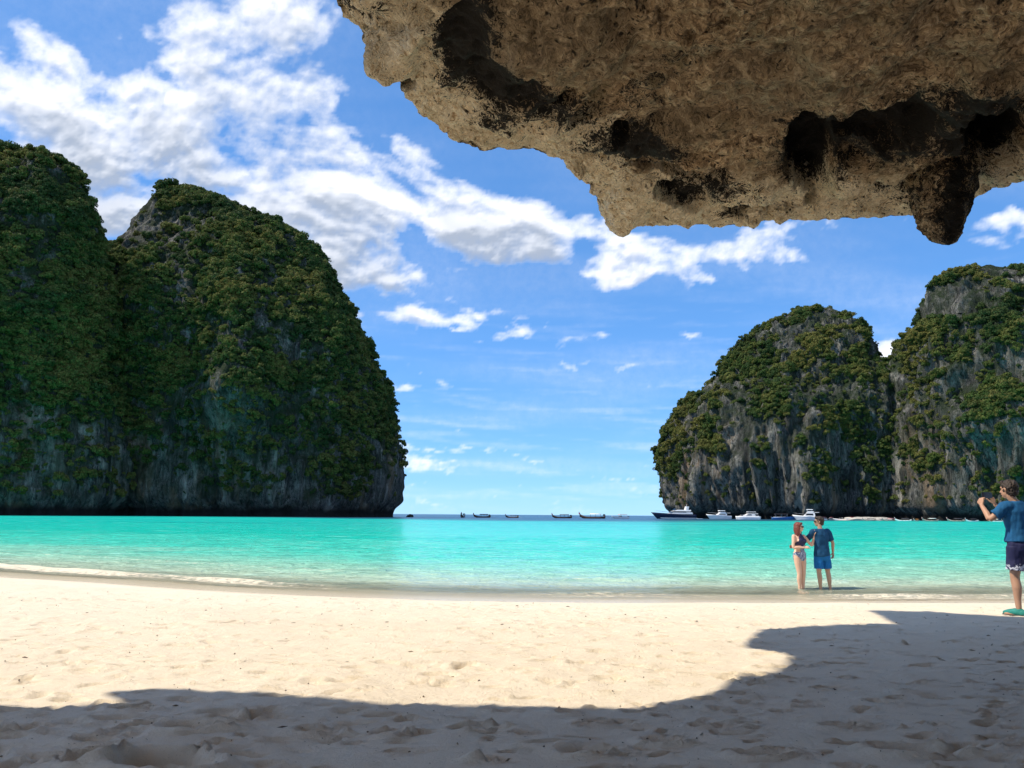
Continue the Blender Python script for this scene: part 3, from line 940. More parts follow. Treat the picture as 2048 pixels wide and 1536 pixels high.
    d = 0.30 * fbm(x * 0.5, y * 0.5, z * 0.5, 2) * soft + 0.16 * fbm(x * 1.3, y * 1.3, z * 1.3, 3) * soft
    d += 0.085 * fbm(x * 3.4, y * 3.4, z * 3.4, 3, ridged=True) + 0.045 * fbm(x * 9 + 2, y * 9, z * 9, 3)
    d += 0.10 * (fbm(x * 1.9 + 7, y * 1.9, z * 1.9, 2, ridged=True) - 0.4) * soft
    d -= 0.03
    cl = sstep(0.15, 0.45, fbm(x * 0.8 + 5, y * 0.8, z * 0.8, 2)) * 0.10
    d += cl * soft
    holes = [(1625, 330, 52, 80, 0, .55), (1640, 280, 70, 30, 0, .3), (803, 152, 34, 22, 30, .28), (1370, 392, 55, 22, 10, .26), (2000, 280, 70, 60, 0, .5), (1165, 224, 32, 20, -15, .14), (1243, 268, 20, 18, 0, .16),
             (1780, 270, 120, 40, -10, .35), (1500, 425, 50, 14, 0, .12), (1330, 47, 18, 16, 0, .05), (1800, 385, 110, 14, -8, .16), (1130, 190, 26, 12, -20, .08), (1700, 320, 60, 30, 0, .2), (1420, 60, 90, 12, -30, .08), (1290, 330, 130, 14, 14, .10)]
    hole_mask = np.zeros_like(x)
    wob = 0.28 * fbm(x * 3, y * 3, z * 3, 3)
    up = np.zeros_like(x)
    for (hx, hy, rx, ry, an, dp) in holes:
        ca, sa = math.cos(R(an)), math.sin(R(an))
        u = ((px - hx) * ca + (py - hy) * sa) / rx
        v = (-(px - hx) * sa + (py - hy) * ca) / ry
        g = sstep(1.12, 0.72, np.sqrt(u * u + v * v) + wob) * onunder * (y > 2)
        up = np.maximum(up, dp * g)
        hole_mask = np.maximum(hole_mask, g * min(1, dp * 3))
    P = P + N * d[..., None]
    P[..., 2] += up
    P[..., 1] += up * 0.4
    # pale fresh rock near the lip, algae-black patches, painted shade in the holes
    lip = at(0, 0, 1) * 0
    cream = sstep(0.76, 0.93, srow) * onunder * 0.95 + 0.0
    cre = [(820, 60, 80, 70, .9), (870, 210, 60, 60, .8), (940, 240, 90, 50, .9), (1090, 250, 110, 45, .9), (1230, 400, 80, 50, .6), (1450, 400, 200, 35, .75), (1750, 400, 120, 40, .6), (1230, 320, 60, 40, .4), (1990, 350, 60, 40, .5)]
    for (hx, hy, rx, ry, k) in cre:
        cream = np.maximum(cream, k * np.exp(-((px - hx) / rx) ** 2 - ((py - hy) / ry) ** 2) * onunder)
    black = np.zeros_like(x)
    bks = [(930, 90, 70, 90, 0, .9), (1000, 160, 120, 55, 15, .9), (1060, 190, 150, 40, 15, .75), (1000, 225, 60, 30, 0, .65), (1270, 290, 110, 45, 10, .75), (1420, 380, 110, 30, 5, .6), (1640, 310, 90, 70, 0, .85),
           (1800, 270, 190, 55, -15, .9), (1960, 230, 120, 60, -10, .8), (1930, 290, 120, 60, 0, .75), (1800, 395, 90, 25, -10, .45), (1300, 180, 160, 35, -35, .35), (1480, 430, 60, 14, 0, .5), (700, 5, 120, 22, 0, .45)]
    for (hx, hy, rx, ry, an, k) in bks:
        ca, sa = math.cos(R(an)), math.sin(R(an))
        u = ((px - hx) * ca + (py - hy) * sa) / rx
        v = (-(px - hx) * sa + (py - hy) * ca) / ry
        black = np.maximum(black, k * np.exp(-(u * u + v * v) ** 1.3) * onunder)
    black = np.maximum(black, hole_mask * 0.85)  # shade inside the holes painted in as black
    F = grid_faces(nu, len(P), True)[:, ::-1]
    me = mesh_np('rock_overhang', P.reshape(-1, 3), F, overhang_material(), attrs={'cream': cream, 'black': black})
    o = link('rock_overhang', me, label='brown limestone overhang with black stains jutting over the beach', kind='structure')
    return o


OVER = build_overhang()


def stalactite(pts, pale=False):
    """knobbly hanging lump: pts = (px, py, half width px, forward distance)"""
    rows = []
    nu = 90
    th = np.linspace(0, 2 * math.pi, nu, endpoint=False)
    P0 = np.array([at(a, b, Y) for a, b, w, Y in pts])
    W = np.array([w / F_PX * Y for a, b, w, Y in pts])
    t = np.linspace(0, len(pts) - 1, 110)
    c = np.stack([np.interp(t, range(len(pts)), P0[:, k]) for k in range(3)], -1)
    w = np.interp(t, range(len(pts)), W)
    k = np.ones(9) / 9
    w[4:-4] = np.convolve(w, k, 'valid')
    Pm = np.stack([c[:, None, 0] + w[:, None] * np.cos(th), c[:, None, 1] + w[:, None] * 0.9 * np.sin(th), c[:, None, 2] + 0 * th[None]], -1)
    N = -grid_normals(Pm, True)
    x, y, z = Pm[..., 0], Pm[..., 1], Pm[..., 2]
    d = 0.11 * fbm(x * 3.5, y * 3.5, z * 3.0, 2) + 0.05 * fbm(x * 9, y * 9, z * 6, 3, ridged=True) + 0.018 * fbm(x * 22, y * 22, z * 22, 2)
    d *= np.minimum(1, w / 0.12)[:, None]
    out = Pm - c[:, None, :]
    out /= np.maximum(np.linalg.norm(out, axis=-1, keepdims=True), 1e-6)
    Pm = Pm + out * d[..., None]
    crack = np.exp(-(((x - c[:, None, 0]) / (0.12)) ** 2)) * (y < c[:, None, 1])
    me = mesh_np('stalactite', Pm.reshape(-1, 3), grid_faces(nu, len(t), True), OVER.data.materials[0], attrs={'cream': (0.85 if pale else 0.12) + 0 * x, 'black': 0 * x if pale else 0.40 + 0.3 * crack})
    o = link('stalactite', me, parent=OVER, label='pale nub hanging from the lip' if pale else 'dark knobbly stalactite hanging from the lip')
    return o


stalactite([(1915, 200, 60, 7.6), (1912, 262, 48, 7.6), (1902, 300, 44, 7.6), (1898, 335, 54, 7.6), (1886, 380, 60, 7.6), (1882, 420, 52, 7.6), (1886, 450, 42, 7.6), (1892, 472, 27, 7.6), (1897, 485, 12, 7.6), (1898, 490, 2, 7.6)], pale=False)
stalactite([(1848, 300, 34, 7.9), (1846, 350, 30, 7.9), (1850, 400, 24, 7.9), (1862, 440, 18, 7.9), (1870, 455, 3, 7.9)], pale=False)
stalactite([(1228, 405, 30, 9.2), (1235, 430, 26, 9.2), (1240, 452, 21, 9.2), (1244, 466, 15, 9.2), (1246, 474, 2, 9.2)], pale=True)
stalactite([(1500, 425, 26, 9.25), (1502, 440, 19, 9.25), (1506, 452, 9, 9.25), (1507, 457, 2, 9.25)], pale=True)
stalactite([(1566, 415, 30, 9.15), (1564, 432, 22, 9.15), (1560, 443, 10, 9.15), (1560, 449, 2, 9.15)], pale=True)
stalactite([(1156, 320, 22, 7.85), (1158, 340, 15, 7.85), (1160, 354, 8, 7.85), (1160, 360, 2, 7.85)], pale=True)

# ------------------------------------------------------------------ people
def remesh(name, bm, voxel, mat, smooth_n=3, fold=0.0, fold_scale=9.0, seed=0.0):
    me = bpy.data.meshes.new(name)
    bm.to_mesh(me)
    bm.free()
    o = bpy.data.objects.new('tmp', me)
    COL.objects.link(o)
    md = o.modifiers.new('r', 'REMESH')
    md.mode = 'VOXEL'
    md.voxel_size = voxel
    if smooth_n:
        sm = o.modifiers.new('s', 'SMOOTH')
        sm.factor, sm.iterations = 0.5, smooth_n
    dg = bpy.context.evaluated_depsgraph_get()
    out = bpy.data.meshes.new_from_object(o.evaluated_get(dg))
    bpy.data.objects.remove(o)
    bpy.data.meshes.remove(me)
    out.name = name
    n = len(out.vertices)
    co, no = np.empty(n * 3, np.float32), np.empty(n * 3, np.float32)
    out.vertices.foreach_get('co', co)
    out.vertices.foreach_get('normal', no)
    if fold:
        P, N = co.reshape(-1, 3), no.reshape(-1, 3)
        d = fold * fbm(P[:, 0] * fold_scale + seed, P[:, 1] * fold_scale, P[:, 2] * fold_scale * 0.55, 3)
        out.vertices.foreach_set('co', (P + N * d[:, None]).astype(np.float32).ravel())
    out.polygons.foreach_set('use_smooth', np.ones(len(out.polygons), bool))
    out.materials.clear()
    out.materials.append(mat)
    out.update()
    return out


def ring_skin(bm, rings):
    prev = None
    for r in rings:
        vs = [bm.verts.new(p) for p in r]
        if prev:
            n = len(vs)
            for i in range(n):
                bm.faces.new((prev[i], prev[(i + 1) % n], vs[(i + 1) % n], vs[i]))
        else:
            first = vs
        prev = vs
    bm.faces.new(first[::-1])
    bm.faces.new(prev)


def tube(bm, pts, rad, n=14, round_ends=True):
    pts = [Vector(p) for p in pts]
    # subdivide smoothly
    P, Q = [], []
    for i in range(len(pts) - 1):
        p0, p1, p2, p3 = pts[max(i - 1, 0)], pts[i], pts[i + 1], pts[min(i + 2, len(pts) - 1)]
        for k in range(4):
            t = k / 4
            c = 0.5 * ((2 * p1) + (p2 - p0) * t + (2 * p0 - 5 * p1 + 4 * p2 - p3) * t * t + (3 * p1 - p0 - 3 * p2 + p3) * t ** 3)
            P.append(c)
            Q.append(rad[i] * (1 - t) + rad[i + 1] * t)
    P.append(pts[-1])
    Q.append(rad[-1])
    if round_ends:
        d0, d1 = (P[0] - P[1]).normalized(), (P[-1] - P[-2]).normalized()
        P = [P[0] + d0 * Q[0] * .95, P[0] + d0 * Q[0] * .6] + P + [P[-1] + d1 * Q[-1] * .6, P[-1] + d1 * Q[-1] * .95]
        Q = [Q[0] * .25, Q[0] * .8] + Q + [Q[-1] * .8, Q[-1] * .25]
    rings = []
    ref = Vector((0.31, 0.93, 0.2))
    for i, c in enumerate(P):
        d = (P[min(i + 1, len(P) - 1)] - P[max(i - 1, 0)]).normalized()
        a = d.cross(ref)
        if a.length < 0.1:
            a = d.cross(Vector((1, 0, 0)))
        a.normalize()
        b = d.cross(a)
        rings.append([c + (a * math.cos(6.2832 * k / n) + b * math.sin(6.2832 * k / n)) * Q[i] for k in range(n)])
    ring_skin(bm, rings)


def torso(bm, secs, n=22, yaw=0.0):
    """secs: (z, cx, cy, rx, ry)"""
    rings = []
    for (z, cx, cy, rx, ry) in secs:
        r = []
        for k in range(n):
            a = 6.2832 * k / n
            c, s_ = math.cos(a), math.sin(a)
            r.append(Vector((cx + rx * math.copysign(abs(c) ** 0.85, c), cy + ry * math.copysign(abs(s_) ** 0.85, s_), z)))
        rings.append(r)
    ring_skin(bm, rings)


def ball(bm, c, r, yaw=0.0, n=14):
    c = Vector(c)
    rings = []
    for j in range(1, n):
        t = math.pi * j / n
        rr = []
        for k in range(n * 2):
            a = math.pi * k / n
            v = Vector((r[0] * math.sin(t) * math.cos(a), r[1] * math.sin(t) * math.sin(a), -r[2] * math.cos(t)))
            v.rotate(Matrix.Rotation(yaw, 3, 'Z'))
            rr.append(c + v)
        rings.append(rr)
    ring_skin(bm, rings)


def hand(bm, wrist, d, palm, side, curl=0.35, spread=0.12, size=1.0):
    """d: direction of the fingers, palm: direction the palm faces, side: +1 when the thumb is on d x palm"""
    w, d, palm = Vector(wrist), Vector(d).normalized(), Vector(palm).normalized()
    palm = (palm - d * palm.dot(d)).normalized()
    lat = d.cross(palm).normalized() * side
    S = size
    # palm: a flat pad of parallel tubes
    for k in (-1.5, -0.5, 0.5, 1.5):
        tube(bm, [w + lat * 0.006 * k, w + d * 0.045 * S + lat * 0.0165 * k * S, w + d * 0.090 * S + lat * 0.0195 * k * S], [0.0145 * S, 0.0150 * S, 0.0125 * S], n=8)
    for k, ln in ((1.5, 0.072), (0.5, 0.082), (-0.5, 0.076), (-1.5, 0.060)):
        p = w + d * 0.090 * S + lat * 0.0205 * k * S
        dd = (d + lat * spread * k).normalized()
        pts, ang = [p], 0.0
        for seg in (0.45, 0.32, 0.23):
            ang += curl
            v = dd * math.cos(ang) + palm * math.sin(ang)
            pts.append(pts[-1] + v * ln * seg * S)
        tube(bm, pts, [0.0098 * S, 0.0094 * S, 0.0088 * S, 0.0075 * S], n=8)
    p = w + d * 0.025 * S + lat * 0.024 * S
    t1 = p + (d * 0.6 + lat * 0.75 + palm * 0.25).normalized() * 0.040 * S
    t2 = t1 + (d * 0.85 + lat * 0.35 + palm * 0.45).normalized() * 0.032 * S
    t3 = t2 + (d * 0.9 + lat * 0.1 + palm * 0.5).normalized() * 0.024 * S
    tube(bm, [p, t1, t2, t3], [0.0135 * S, 0.0115 * S, 0.0105 * S, 0.0085 * S], n=8)


def head(bm, c, yaw, s=1.0, tilt=0.0):
    """c: centre of the skull; yaw 0 faces +Y"""
    M = Matrix.Rotation(yaw, 3, 'Z') @ Matrix.Rotation(tilt, 3, 'X')
    c = Vector(c)

    def q(x, y, z):
        return c + M @ Vector((x * s, y * s, z * s))
    ball(bm, q(0, -0.008, 0.020), (0.074 * s, 0.096 * s, 0.094 * s), yaw)
    ball(bm, q(0, 0.022, -0.045), (0.060 * s, 0.070 * s, 0.072 * s), yaw)
    tube(bm, [q(0, 0.055, -0.088), q(0, 0.070, -0.086)], [0.026 * s, 0.022 * s], n=10)            # chin
    tube(bm, [q(0, 0.082, 0.012), q(0, 0.098, -0.018), q(0, 0.108, -0.032)], [0.010 * s, 0.012 * s, 0.0145 * s], n=8)   # nose
    tube(bm, [q(-0.020, 0.082, -0.062), q(0, 0.092, -0.062), q(0.020, 0.082, -0.062)], [0.007 * s, 0.009 * s, 0.007 * s], n=8)   # lips
    tube(bm, [q(-0.045, 0.074, 0.030), q(0, 0.088, 0.032), q(0.045, 0.074, 0.030)], [0.010 * s, 0.011 * s, 0.010 * s], n=8)   # brow
    for e in (-1, 1):
        tube(bm, [q(0.073 * e, -0.008, -0.028), q(0.083 * e, -0.014, -0.002), q(0.078 * e, -0.004, 0.018)], [0.010 * s, 0.014 * s, 0.012 * s], n=8)
    return q


def eyes_and_mouth(person, q, mats):
    for e in (-1, 1):
        bm = bmesh.new()
        ball(bm, q(0.032 * e, 0.079, 0.008), (0.011, 0.011, 0.009), 0, 6)
        me = bpy.data.meshes.new('eye')
        bm.to_mesh(me)
        bm.free()
        me.materials.append(mats['eye'])
        link('eye', me, parent=person)
    bm = bmesh.new()
    tube(bm, [q(-0.022, 0.088, -0.0625), q(0, 0.0985, -0.0625), q(0.022, 0.088, -0.0625)], [0.0035, 0.006, 0.0035], n=6)
    me = bpy.data.meshes.new('mouth')
    bm.to_mesh(me)
    bm.free()
    me.materials.append(mats['lip'])
    link('mouth', me, parent=person)


def sunglasses(person, q, mat):
    bm = bmesh.new()
    for e in (-1, 1):
        tube(bm, [q(0.012 * e, 0.104, 0.010), q(0.034 * e, 0.100, 0.008), q(0.056 * e, 0.086, 0.010)], [0.015, 0.020, 0.014], n=8)
        tube(bm, [q(0.062 * e, 0.082, 0.014), q(0.084 * e, 0.03, 0.014), q(0.086 * e, -0.012, 0.012)], [0.005, 0.004, 0.004], n=6)
    tube(bm, [q(-0.016, 0.106, 0.016), q(0.016, 0.106, 0.016)], [0.005, 0.005], n=6)
    me = bpy.data.meshes.new('sunglasses')
    bm.to_mesh(me)
    bm.free()
    me.materials.append(mat)
    link('sunglasses', me, parent=person, label='dark sunglasses')


def hair_cap(q, yaw, s, noise, extra=None, voxel=0.009, mat=None, name='hair'):
    bm = bmesh.new()
    ball(bm, q(0, -0.026, 0.036), (0.085 * s, 0.098 * s, 0.092 * s), yaw)
    ball(bm, q(0, -0.050, -0.020), (0.074 * s, 0.062 * s, 0.075 * s), yaw)
    tube(bm, [q(-0.05, 0.052, 0.088), q(0, 0.066, 0.096), q(0.05, 0.052, 0.088)], [0.022 * s, 0.026 * s, 0.022 * s], n=8)
    for e in (-1, 1):
        tube(bm, [q(0.070 * e, 0.012, 0.06), q(0.076 * e, 0.008, 0.005)], [0.016 * s, 0.009 * s], n=8)
    if extra:
        extra(bm)
    return remesh(name, bm, voxel, mat, 1, noise, 42.0, s)


PM = {
    'skin_pale': simple('skin_pale', (0.72, 0.44, 0.31), 0.5, 0.08, 6.0, bump=0.05, spec=0.35),
    'skin_tan': simple('skin_tan', (0.47, 0.285, 0.19), 0.5, 0.10, 6.0, bump=0.05, spec=0.35),
    'skin_shaded': simple('skin_shaded', (0.42, 0.235, 0.15), 0.5, 0.10, 6.0, bump=0.05, spec=0.35),  # skin tone darkened, the wearer's shade put into the colour
    'hair_red': simple('hair_red', (0.16, 0.032, 0.020), 0.55, 0.5, 30.0, bump=0.5),
    'hair_dark': simple('hair_dark', (0.030, 0.017, 0.010), 0.6, 0.5, 40.0, bump=0.6),
    'shirt_blue': simple('shirt_blue', (0.012, 0.085, 0.20), 0.85, 0.15, 14.0, bump=0.15, spec=0.2),
    'shirt_navy': simple('shirt_navy', (0.010, 0.060, 0.135), 0.85, 0.15, 14.0, bump=0.15, spec=0.2),
    'short_blue': simple('short_blue', (0.010, 0.13, 0.36), 0.8, 0.15, 12.0, bump=0.15, spec=0.2),
    'suit_navy': simple('suit_navy', (0.018, 0.018, 0.075), 0.6, 0.3, 20.0),
    'glass_dark': simple('glass_dark', (0.012, 0.010, 0.010), 0.12, 0.0),
    'eye': simple('eye', (0.05, 0.03, 0.02), 0.2, 0.0),
    'lip': simple('lip', (0.42, 0.13, 0.11), 0.45, 0.05),
    'teal': simple('teal_fabric', (0.01, 0.20, 0.17), 0.7, 0.2, 25.0, bump=0.2),
    'rubber': simple('black_rubber', (0.015, 0.015, 0.016), 0.6, 0.1),
    'phone': simple('phone_black', (0.008, 0.008, 0.009), 0.2, 0.0),
    'metal': simple('grey_metal', (0.3, 0.3, 0.31), 0.35, 0.1, metal=0.8),
}


def pattern_mat(name, base, mark, zlo, zhi, scale):
    m, nt, p = new_mat(name)
    co = nt.add('ShaderNodeTexCoord').outputs['Object']
    z = nt.add('ShaderNodeSeparateXYZ', ins={0: co}).outputs[2]
    v = nt.noise(co, scale, 3.0, 0.6, 1.5)
    band = nt.math('MULTIPLY', nt.rng(z, zhi, zlo), 1.0)
    f = nt.math('MULTIPLY', nt.rng(nt.math('ABSOLUTE', nt.math('SUBTRACT', v, 0.5)), 0.055, 0.03), nt.rng(band, 0.2, 0.6))
    nt.set(p, 'Base Color', nt.mix(f, base, mark))
    p.inputs['Roughness'].default_value = 0.8
    return m


PM['short_navy'] = pattern_mat('patterned_shorts', (0.005, 0.007, 0.052), (0.55, 0.57, 0.66), 0.60, 0.70, 9.0)
PM['suit_print'] = pattern_mat('printed_swimsuit', (0.025, 0.045, 0.14), (0.62, 0.66, 0.75), 0.86, 1.2, 22.0)


def body_core(bm, h, hips, waist, chest, neck_c, legs):
    k = h / 1.75
    torso(bm, [(0.80 * k, 0, 0.0, hips * .55, .080), (0.86 * k, 0, -.006, hips * .95, .108), (0.92 * k, 0, -.010, hips, .115), (1.00 * k, 0, 0, hips * .93, .105), (1.08 * k, 0, 0, waist, .092),
               (1.18 * k, 0, 0, (waist + chest) / 2 * 1.02, .100), (1.29 * k, 0, .004, chest, .112), (1.37 * k, 0, 0, chest * 1.02, .100), (1.43 * k, 0, -.005, chest * .86, .078), (1.475 * k, 0, -.008, chest * .45, .062)])
    tube(bm, [(0, -0.012, 1.44 * k), (neck_c[0] * .5, neck_c[1] * .5 - .008, 1.50 * k), (neck_c[0], neck_c[1] - 0.012, neck_c[2] - .07)], [.062 * k, .052 * k, .052 * k])
    for (hip, knee, ankle, toe, tk) in legs:
        hip, knee, ankle = Vector(hip), Vector(knee), Vector(ankle)
        up = hip.lerp(knee, .35)
        calf = knee.lerp(ankle, .33) + Vector((0, -.012, 0))
        sh = knee.lerp(ankle, .72)
        tube(bm, [hip, up, hip.lerp(knee, .75), knee, calf, sh, ankle], [.092 * tk, .086 * tk, .066 * tk, .056 * tk, .058 * tk, .040 * tk, .034 * tk])
        td = (Vector(toe) - ankle)
        td.z = 0
        td.normalize()
        hl = Vector((ankle.x, ankle.y, 0.032)) - td * .045
        sd = Vector((-td.y, td.x, 0))
        tube(bm, [hl, hl + td * .07 + Vector((0, 0, .012)), hl + td * .16 - Vector((0, 0, .006)), hl + td * .205 - Vector((0, 0, .010))], [.032, .040, .030, .020])
        for e in (-1, 1):
            tube(bm, [hl + td * .06 + sd * .012 * e - Vector((0, 0, .006)), hl + td * .17 + sd * .024 * e - Vector((0, 0, .010)), hl + td * .215 + sd * .020 * e - Vector((0, 0, .014))], [.026, .022, .013])


def arm(bm, sh, el, wr, k=1.0):
    sh, el, wr = Vector(sh), Vector(el), Vector(wr)
    tube(bm, [sh, sh.lerp(el, .45), el, el.lerp(wr, .35), wr], [.056 * k, .048 * k, .038 * k, .039 * k, .025 * k])


def person_empty(loc, rz, label):
    e = bpy.data.objects.new('person', None)
    COL.objects.link(e)
    e.location = [float(v) for v in loc]
    e.rotation_euler = (0, 0, rz)
    e.empty_display_size = 0.2
    e['label'], e['category'] = label, 'person'
    return e


def build_photographer():
    g = ground_hit(2056, 1231)
    e = person_empty((g[0], g[1], ground_z(g[0], g[1]) + 0.0), R(12), 'person in blue t-shirt and navy shorts taking a photo, back to the viewer')
    e.scale = (1.045, 1.045, 1.045)
    hd, yaw = (-0.055, 0.055, 1.645), R(14)
    legs = [((-.09, 0, .88), (-.125, .02, .48), (-.150, -.02, .09), (-.24, .2, 0), 1.0), ((.09, 0, .88), (.125, .03, .48), (.15, .02, .09), (.19, .25, 0), 1.0)]
    Lsh, Lel, Lwr = (-.185, .0, 1.415), (-.345, .10, 1.25), (-.285, .29, 1.435)
    Rsh, Rel, Rwr = (.185, .0, 1.415), (.22, .25, 1.20), (.0, .36, 1.45)
    bm = bmesh.new()
    body_core(bm, 1.75, .165, .140, .170, hd, legs)
    q = head(bm, hd, yaw)
    arm(bm, Lsh, Lel, Lwr)
    arm(bm, Rsh, Rel, Rwr)
    hand(bm, Lwr, (.25, .22, .95), (1, .2, -.1), 1, curl=0.75, spread=.05)
    hand(bm, Rwr, (-.25, .1, .95), (-1, .2, -.1), -1, curl=0.75, spread=.05)
    link('body', remesh('body', bm, .0065, PM['skin_shaded'], 3), parent=e)
    eyes_and_mouth(e, q, PM)
    link('hair', hair_cap(q, yaw, 1.06, .030, mat=PM['hair_dark']), parent=e, label='short dark curly hair')
    bm = bmesh.new()
    torso(bm, [(0.955, 0, .0, .188, .146), (0.98, 0, 0, .184, .142), (1.04, 0, 0, .174, .130), (1.12, 0, 0, .168, .122), (1.24, 0, .004, .182, .128), (1.35, 0, 0, .192, .120), (1.42, 0, -.004, .175, .098), (1.475, 0, -.008, .105, .078), (1.495, 0, -.008, .072, .066)])
    for a, b in ((Lsh, Lel), (Rsh, Rel)):
        a, b = Vector(a), Vector(b)
        i = Vector((a.x * .5, a.y, a.z - .02))
        tube(bm, [i, a, a.lerp(b, .38), a.lerp(b, .70)], [.085, .076, .074, .078], round_ends=False)
    link('t_shirt', remesh('t_shirt', bm, .008, PM['shirt_blue'], 3, .022, 7.0, 2.0), parent=e, label='plain blue t-shirt')
    bm = bmesh.new()
    torso(bm, [(0.76, 0, 0, .13, .11), (0.84, 0, -.006, .178, .130), (0.92, 0, -.008, .182, .134), (0.97, 0, 0, .172, .124)])
    for (hip, knee, *_r) in legs:
        hip, knee = Vector(hip), Vector(knee)
        tube(bm, [hip, hip.lerp(knee, .4), hip.lerp(knee, .76)], [.112, .106, .110], round_ends=False, n=18)
    link('shorts', remesh('shorts', bm, .008, PM['short_navy'], 2, .020, 8.0, 5.0), parent=e, label='navy swim shorts with white wave print at the hem')
    for (hip, knee, ankle, toe, tk) in legs:
        ankle = Vector(ankle)
        td = Vector(toe) - ankle
        td.z = 0
        td.normalize()
        hl = Vector((ankle.x, ankle.y, .034)) - td * .045
        bm = bmesh.new()
        tube(bm, [hl + Vector((0, 0, .004)), hl + td * .07 + Vector((0, 0, .012)), hl + td * .16, hl + td * .22 - Vector((0, 0, .008))], [.046, .050, .044, .030], n=14)
        tube(bm, [hl + td * .04 + Vector((0, 0, .02)), Vector((ankle.x, ankle.y, .085))], [.044, .046], n=12, round_ends=False)
        sh = link('shoe', remesh('shoe', bm, .007, PM['teal'], 2), parent=e, label='teal water shoe')
        bm = bmesh.new()
        tube(bm, [hl - Vector((0, 0, .026)), hl + td * .10 - Vector((0, 0, .026)), hl + td * .225 - Vector((0, 0, .028))], [.044, .046, .034], n=14)
        for v in bm.verts:
            v.co.z = -0.004 + (v.co.z + .03) * .25
        me = bpy.data.meshes.new('sole')
        bm.to_mesh(me)
        bm.free()
        me.materials.append(PM['rubber'])
        link('sole', me, parent=sh)
    # the phone, held in landscape between the hands
    Mw = Matrix.Translation(e.location) @ Matrix.Rotation(R(12), 4, 'Z') @ Matrix.Scale(1.045, 4)
    bm = bmesh.new()
    bmesh.ops.create_cube(bm, size=1.0)
    bmesh.ops.scale(bm, vec=(.172, .011, .084), verts=bm.verts)
    bmesh.ops.bevel(bm, geom=[ed for ed in bm.edges if abs(ed.verts[0].co.y - ed.verts[1].co.y) > .005], offset=.012, segments=4, affect='EDGES')
    me = bpy.data.meshes.new('phone')
    bm.to_mesh(me)
    bm.free()
    me.materials.append(PM['phone'])
    ph = link('phone', me, label='black mobile phone held sideways by the person in the blue t-shirt', cat='phone')
    ph.matrix_world = Mw @ Matrix.Translation((-.150, .325, 1.575)) @ Matrix.Rotation(R(-6), 4, 'X')
    bm = bmesh.new()
    for dz in (-.012, .012):
        tube(bm, [(-.06, .004, dz), (-.06, .0075, dz)], [.008, .008], n=12, round_ends=False)
    me = bpy.data.meshes.new('lens')
    bm.to_mesh(me)
    bm.free()
    me.materials.append(PM['metal'])
    link('lens', me, parent=ph)
    return e


def build_man():
    p = sea_hit(1648, 1177)
    rz = R(10)
    e = person_empty((p[0], p[1], ground_z(p[0], p[1]) + .03), rz, 'person in navy t-shirt and blue shorts standing in the shallows, back turned')
    hd, yaw = (-.02, .02, 1.70), R(62)
    legs = [((-.09, 0, .91), (-.105, .0, .50), (-.10, -.02, .09), (-.13, .2, 0), 1.0), ((.09, 0, .91), (.135, .01, .50), (.155, -.02, .09), (.22, .2, 0), 1.0)]
    Lsh, Lel, Lwr = (-.19, .0, 1.455), (-.31, .20, 1.21), (-.52, .34, 1.10)
    Rsh, Rel, Rwr = (.19, .0, 1.455), (.285, -.03, 1.19), (.32, .04, .965)
    bm = bmesh.new()
    body_core(bm, 1.80, .165, .145, .172, hd, legs)
    q = head(bm, hd, yaw)
    arm(bm, Lsh, Lel, Lwr)
    arm(bm, Rsh, Rel, Rwr)
    hand(bm, Lwr, (-1, -.1, -.1), (0, -1, 0), 1, curl=.25)
    hand(bm, Rwr, (.05, .12, -1), (-1, 0, -.1), 1, curl=.35)
    link('body', remesh('body', bm, .007, PM['skin_tan'], 3), parent=e)
    eyes_and_mouth(e, q, PM)
    sunglasses(e, q, PM['glass_dark'])
    link('hair', hair_cap(q, yaw, 1.05, .022, mat=PM['hair_dark']), parent=e, label='short dark brown hair')
    bm = bmesh.new()
    torso(bm, [(0.875, 0, 0, .196, .152), (0.93, 0, 0, .194, .150), (1.04, 0, 0, .180, .134), (1.14, 0, 0, .174, .124), (1.27, 0, .004, .186, .130), (1.39, 0, 0, .195, .120), (1.46, 0, -.004, .178, .098), (1.515, 0, -.008, .105, .078), (1.535, 0, -.008, .070, .066)])
    for a, b in ((Lsh, Lel), (Rsh, Rel)):
        a, b = Vector(a), Vector(b)
        tube(bm, [Vector((a.x * .5, a.y, a.z - .02)), a, a.lerp(b, .4), a.lerp(b, .80)], [.085, .076, .074, .076], round_ends=False)
    link('t_shirt', remesh('t_shirt', bm, .009, PM['shirt_navy'], 3, .022, 7.0, 1.0), parent=e, label='plain navy blue t-shirt')
    bm = bmesh.new()
    torso(bm, [(0.78, 0, 0, .13, .11), (0.86, 0, -.006, .176, .128), (0.92, 0, -.006, .172, .124), (0.96, 0, 0, .160, .110)])
    for (hip, knee, *_r) in legs:
        hip, knee = Vector(hip), Vector(knee)
        tube(bm, [hip, hip.lerp(knee, .4), hip.lerp(knee, .80)], [.110, .104, .108], round_ends=False, n=18)
    link('shorts', remesh('shorts', bm, .009, PM['short_blue'], 2, .020, 8.0, 3.0), parent=e, label='bright blue shorts')


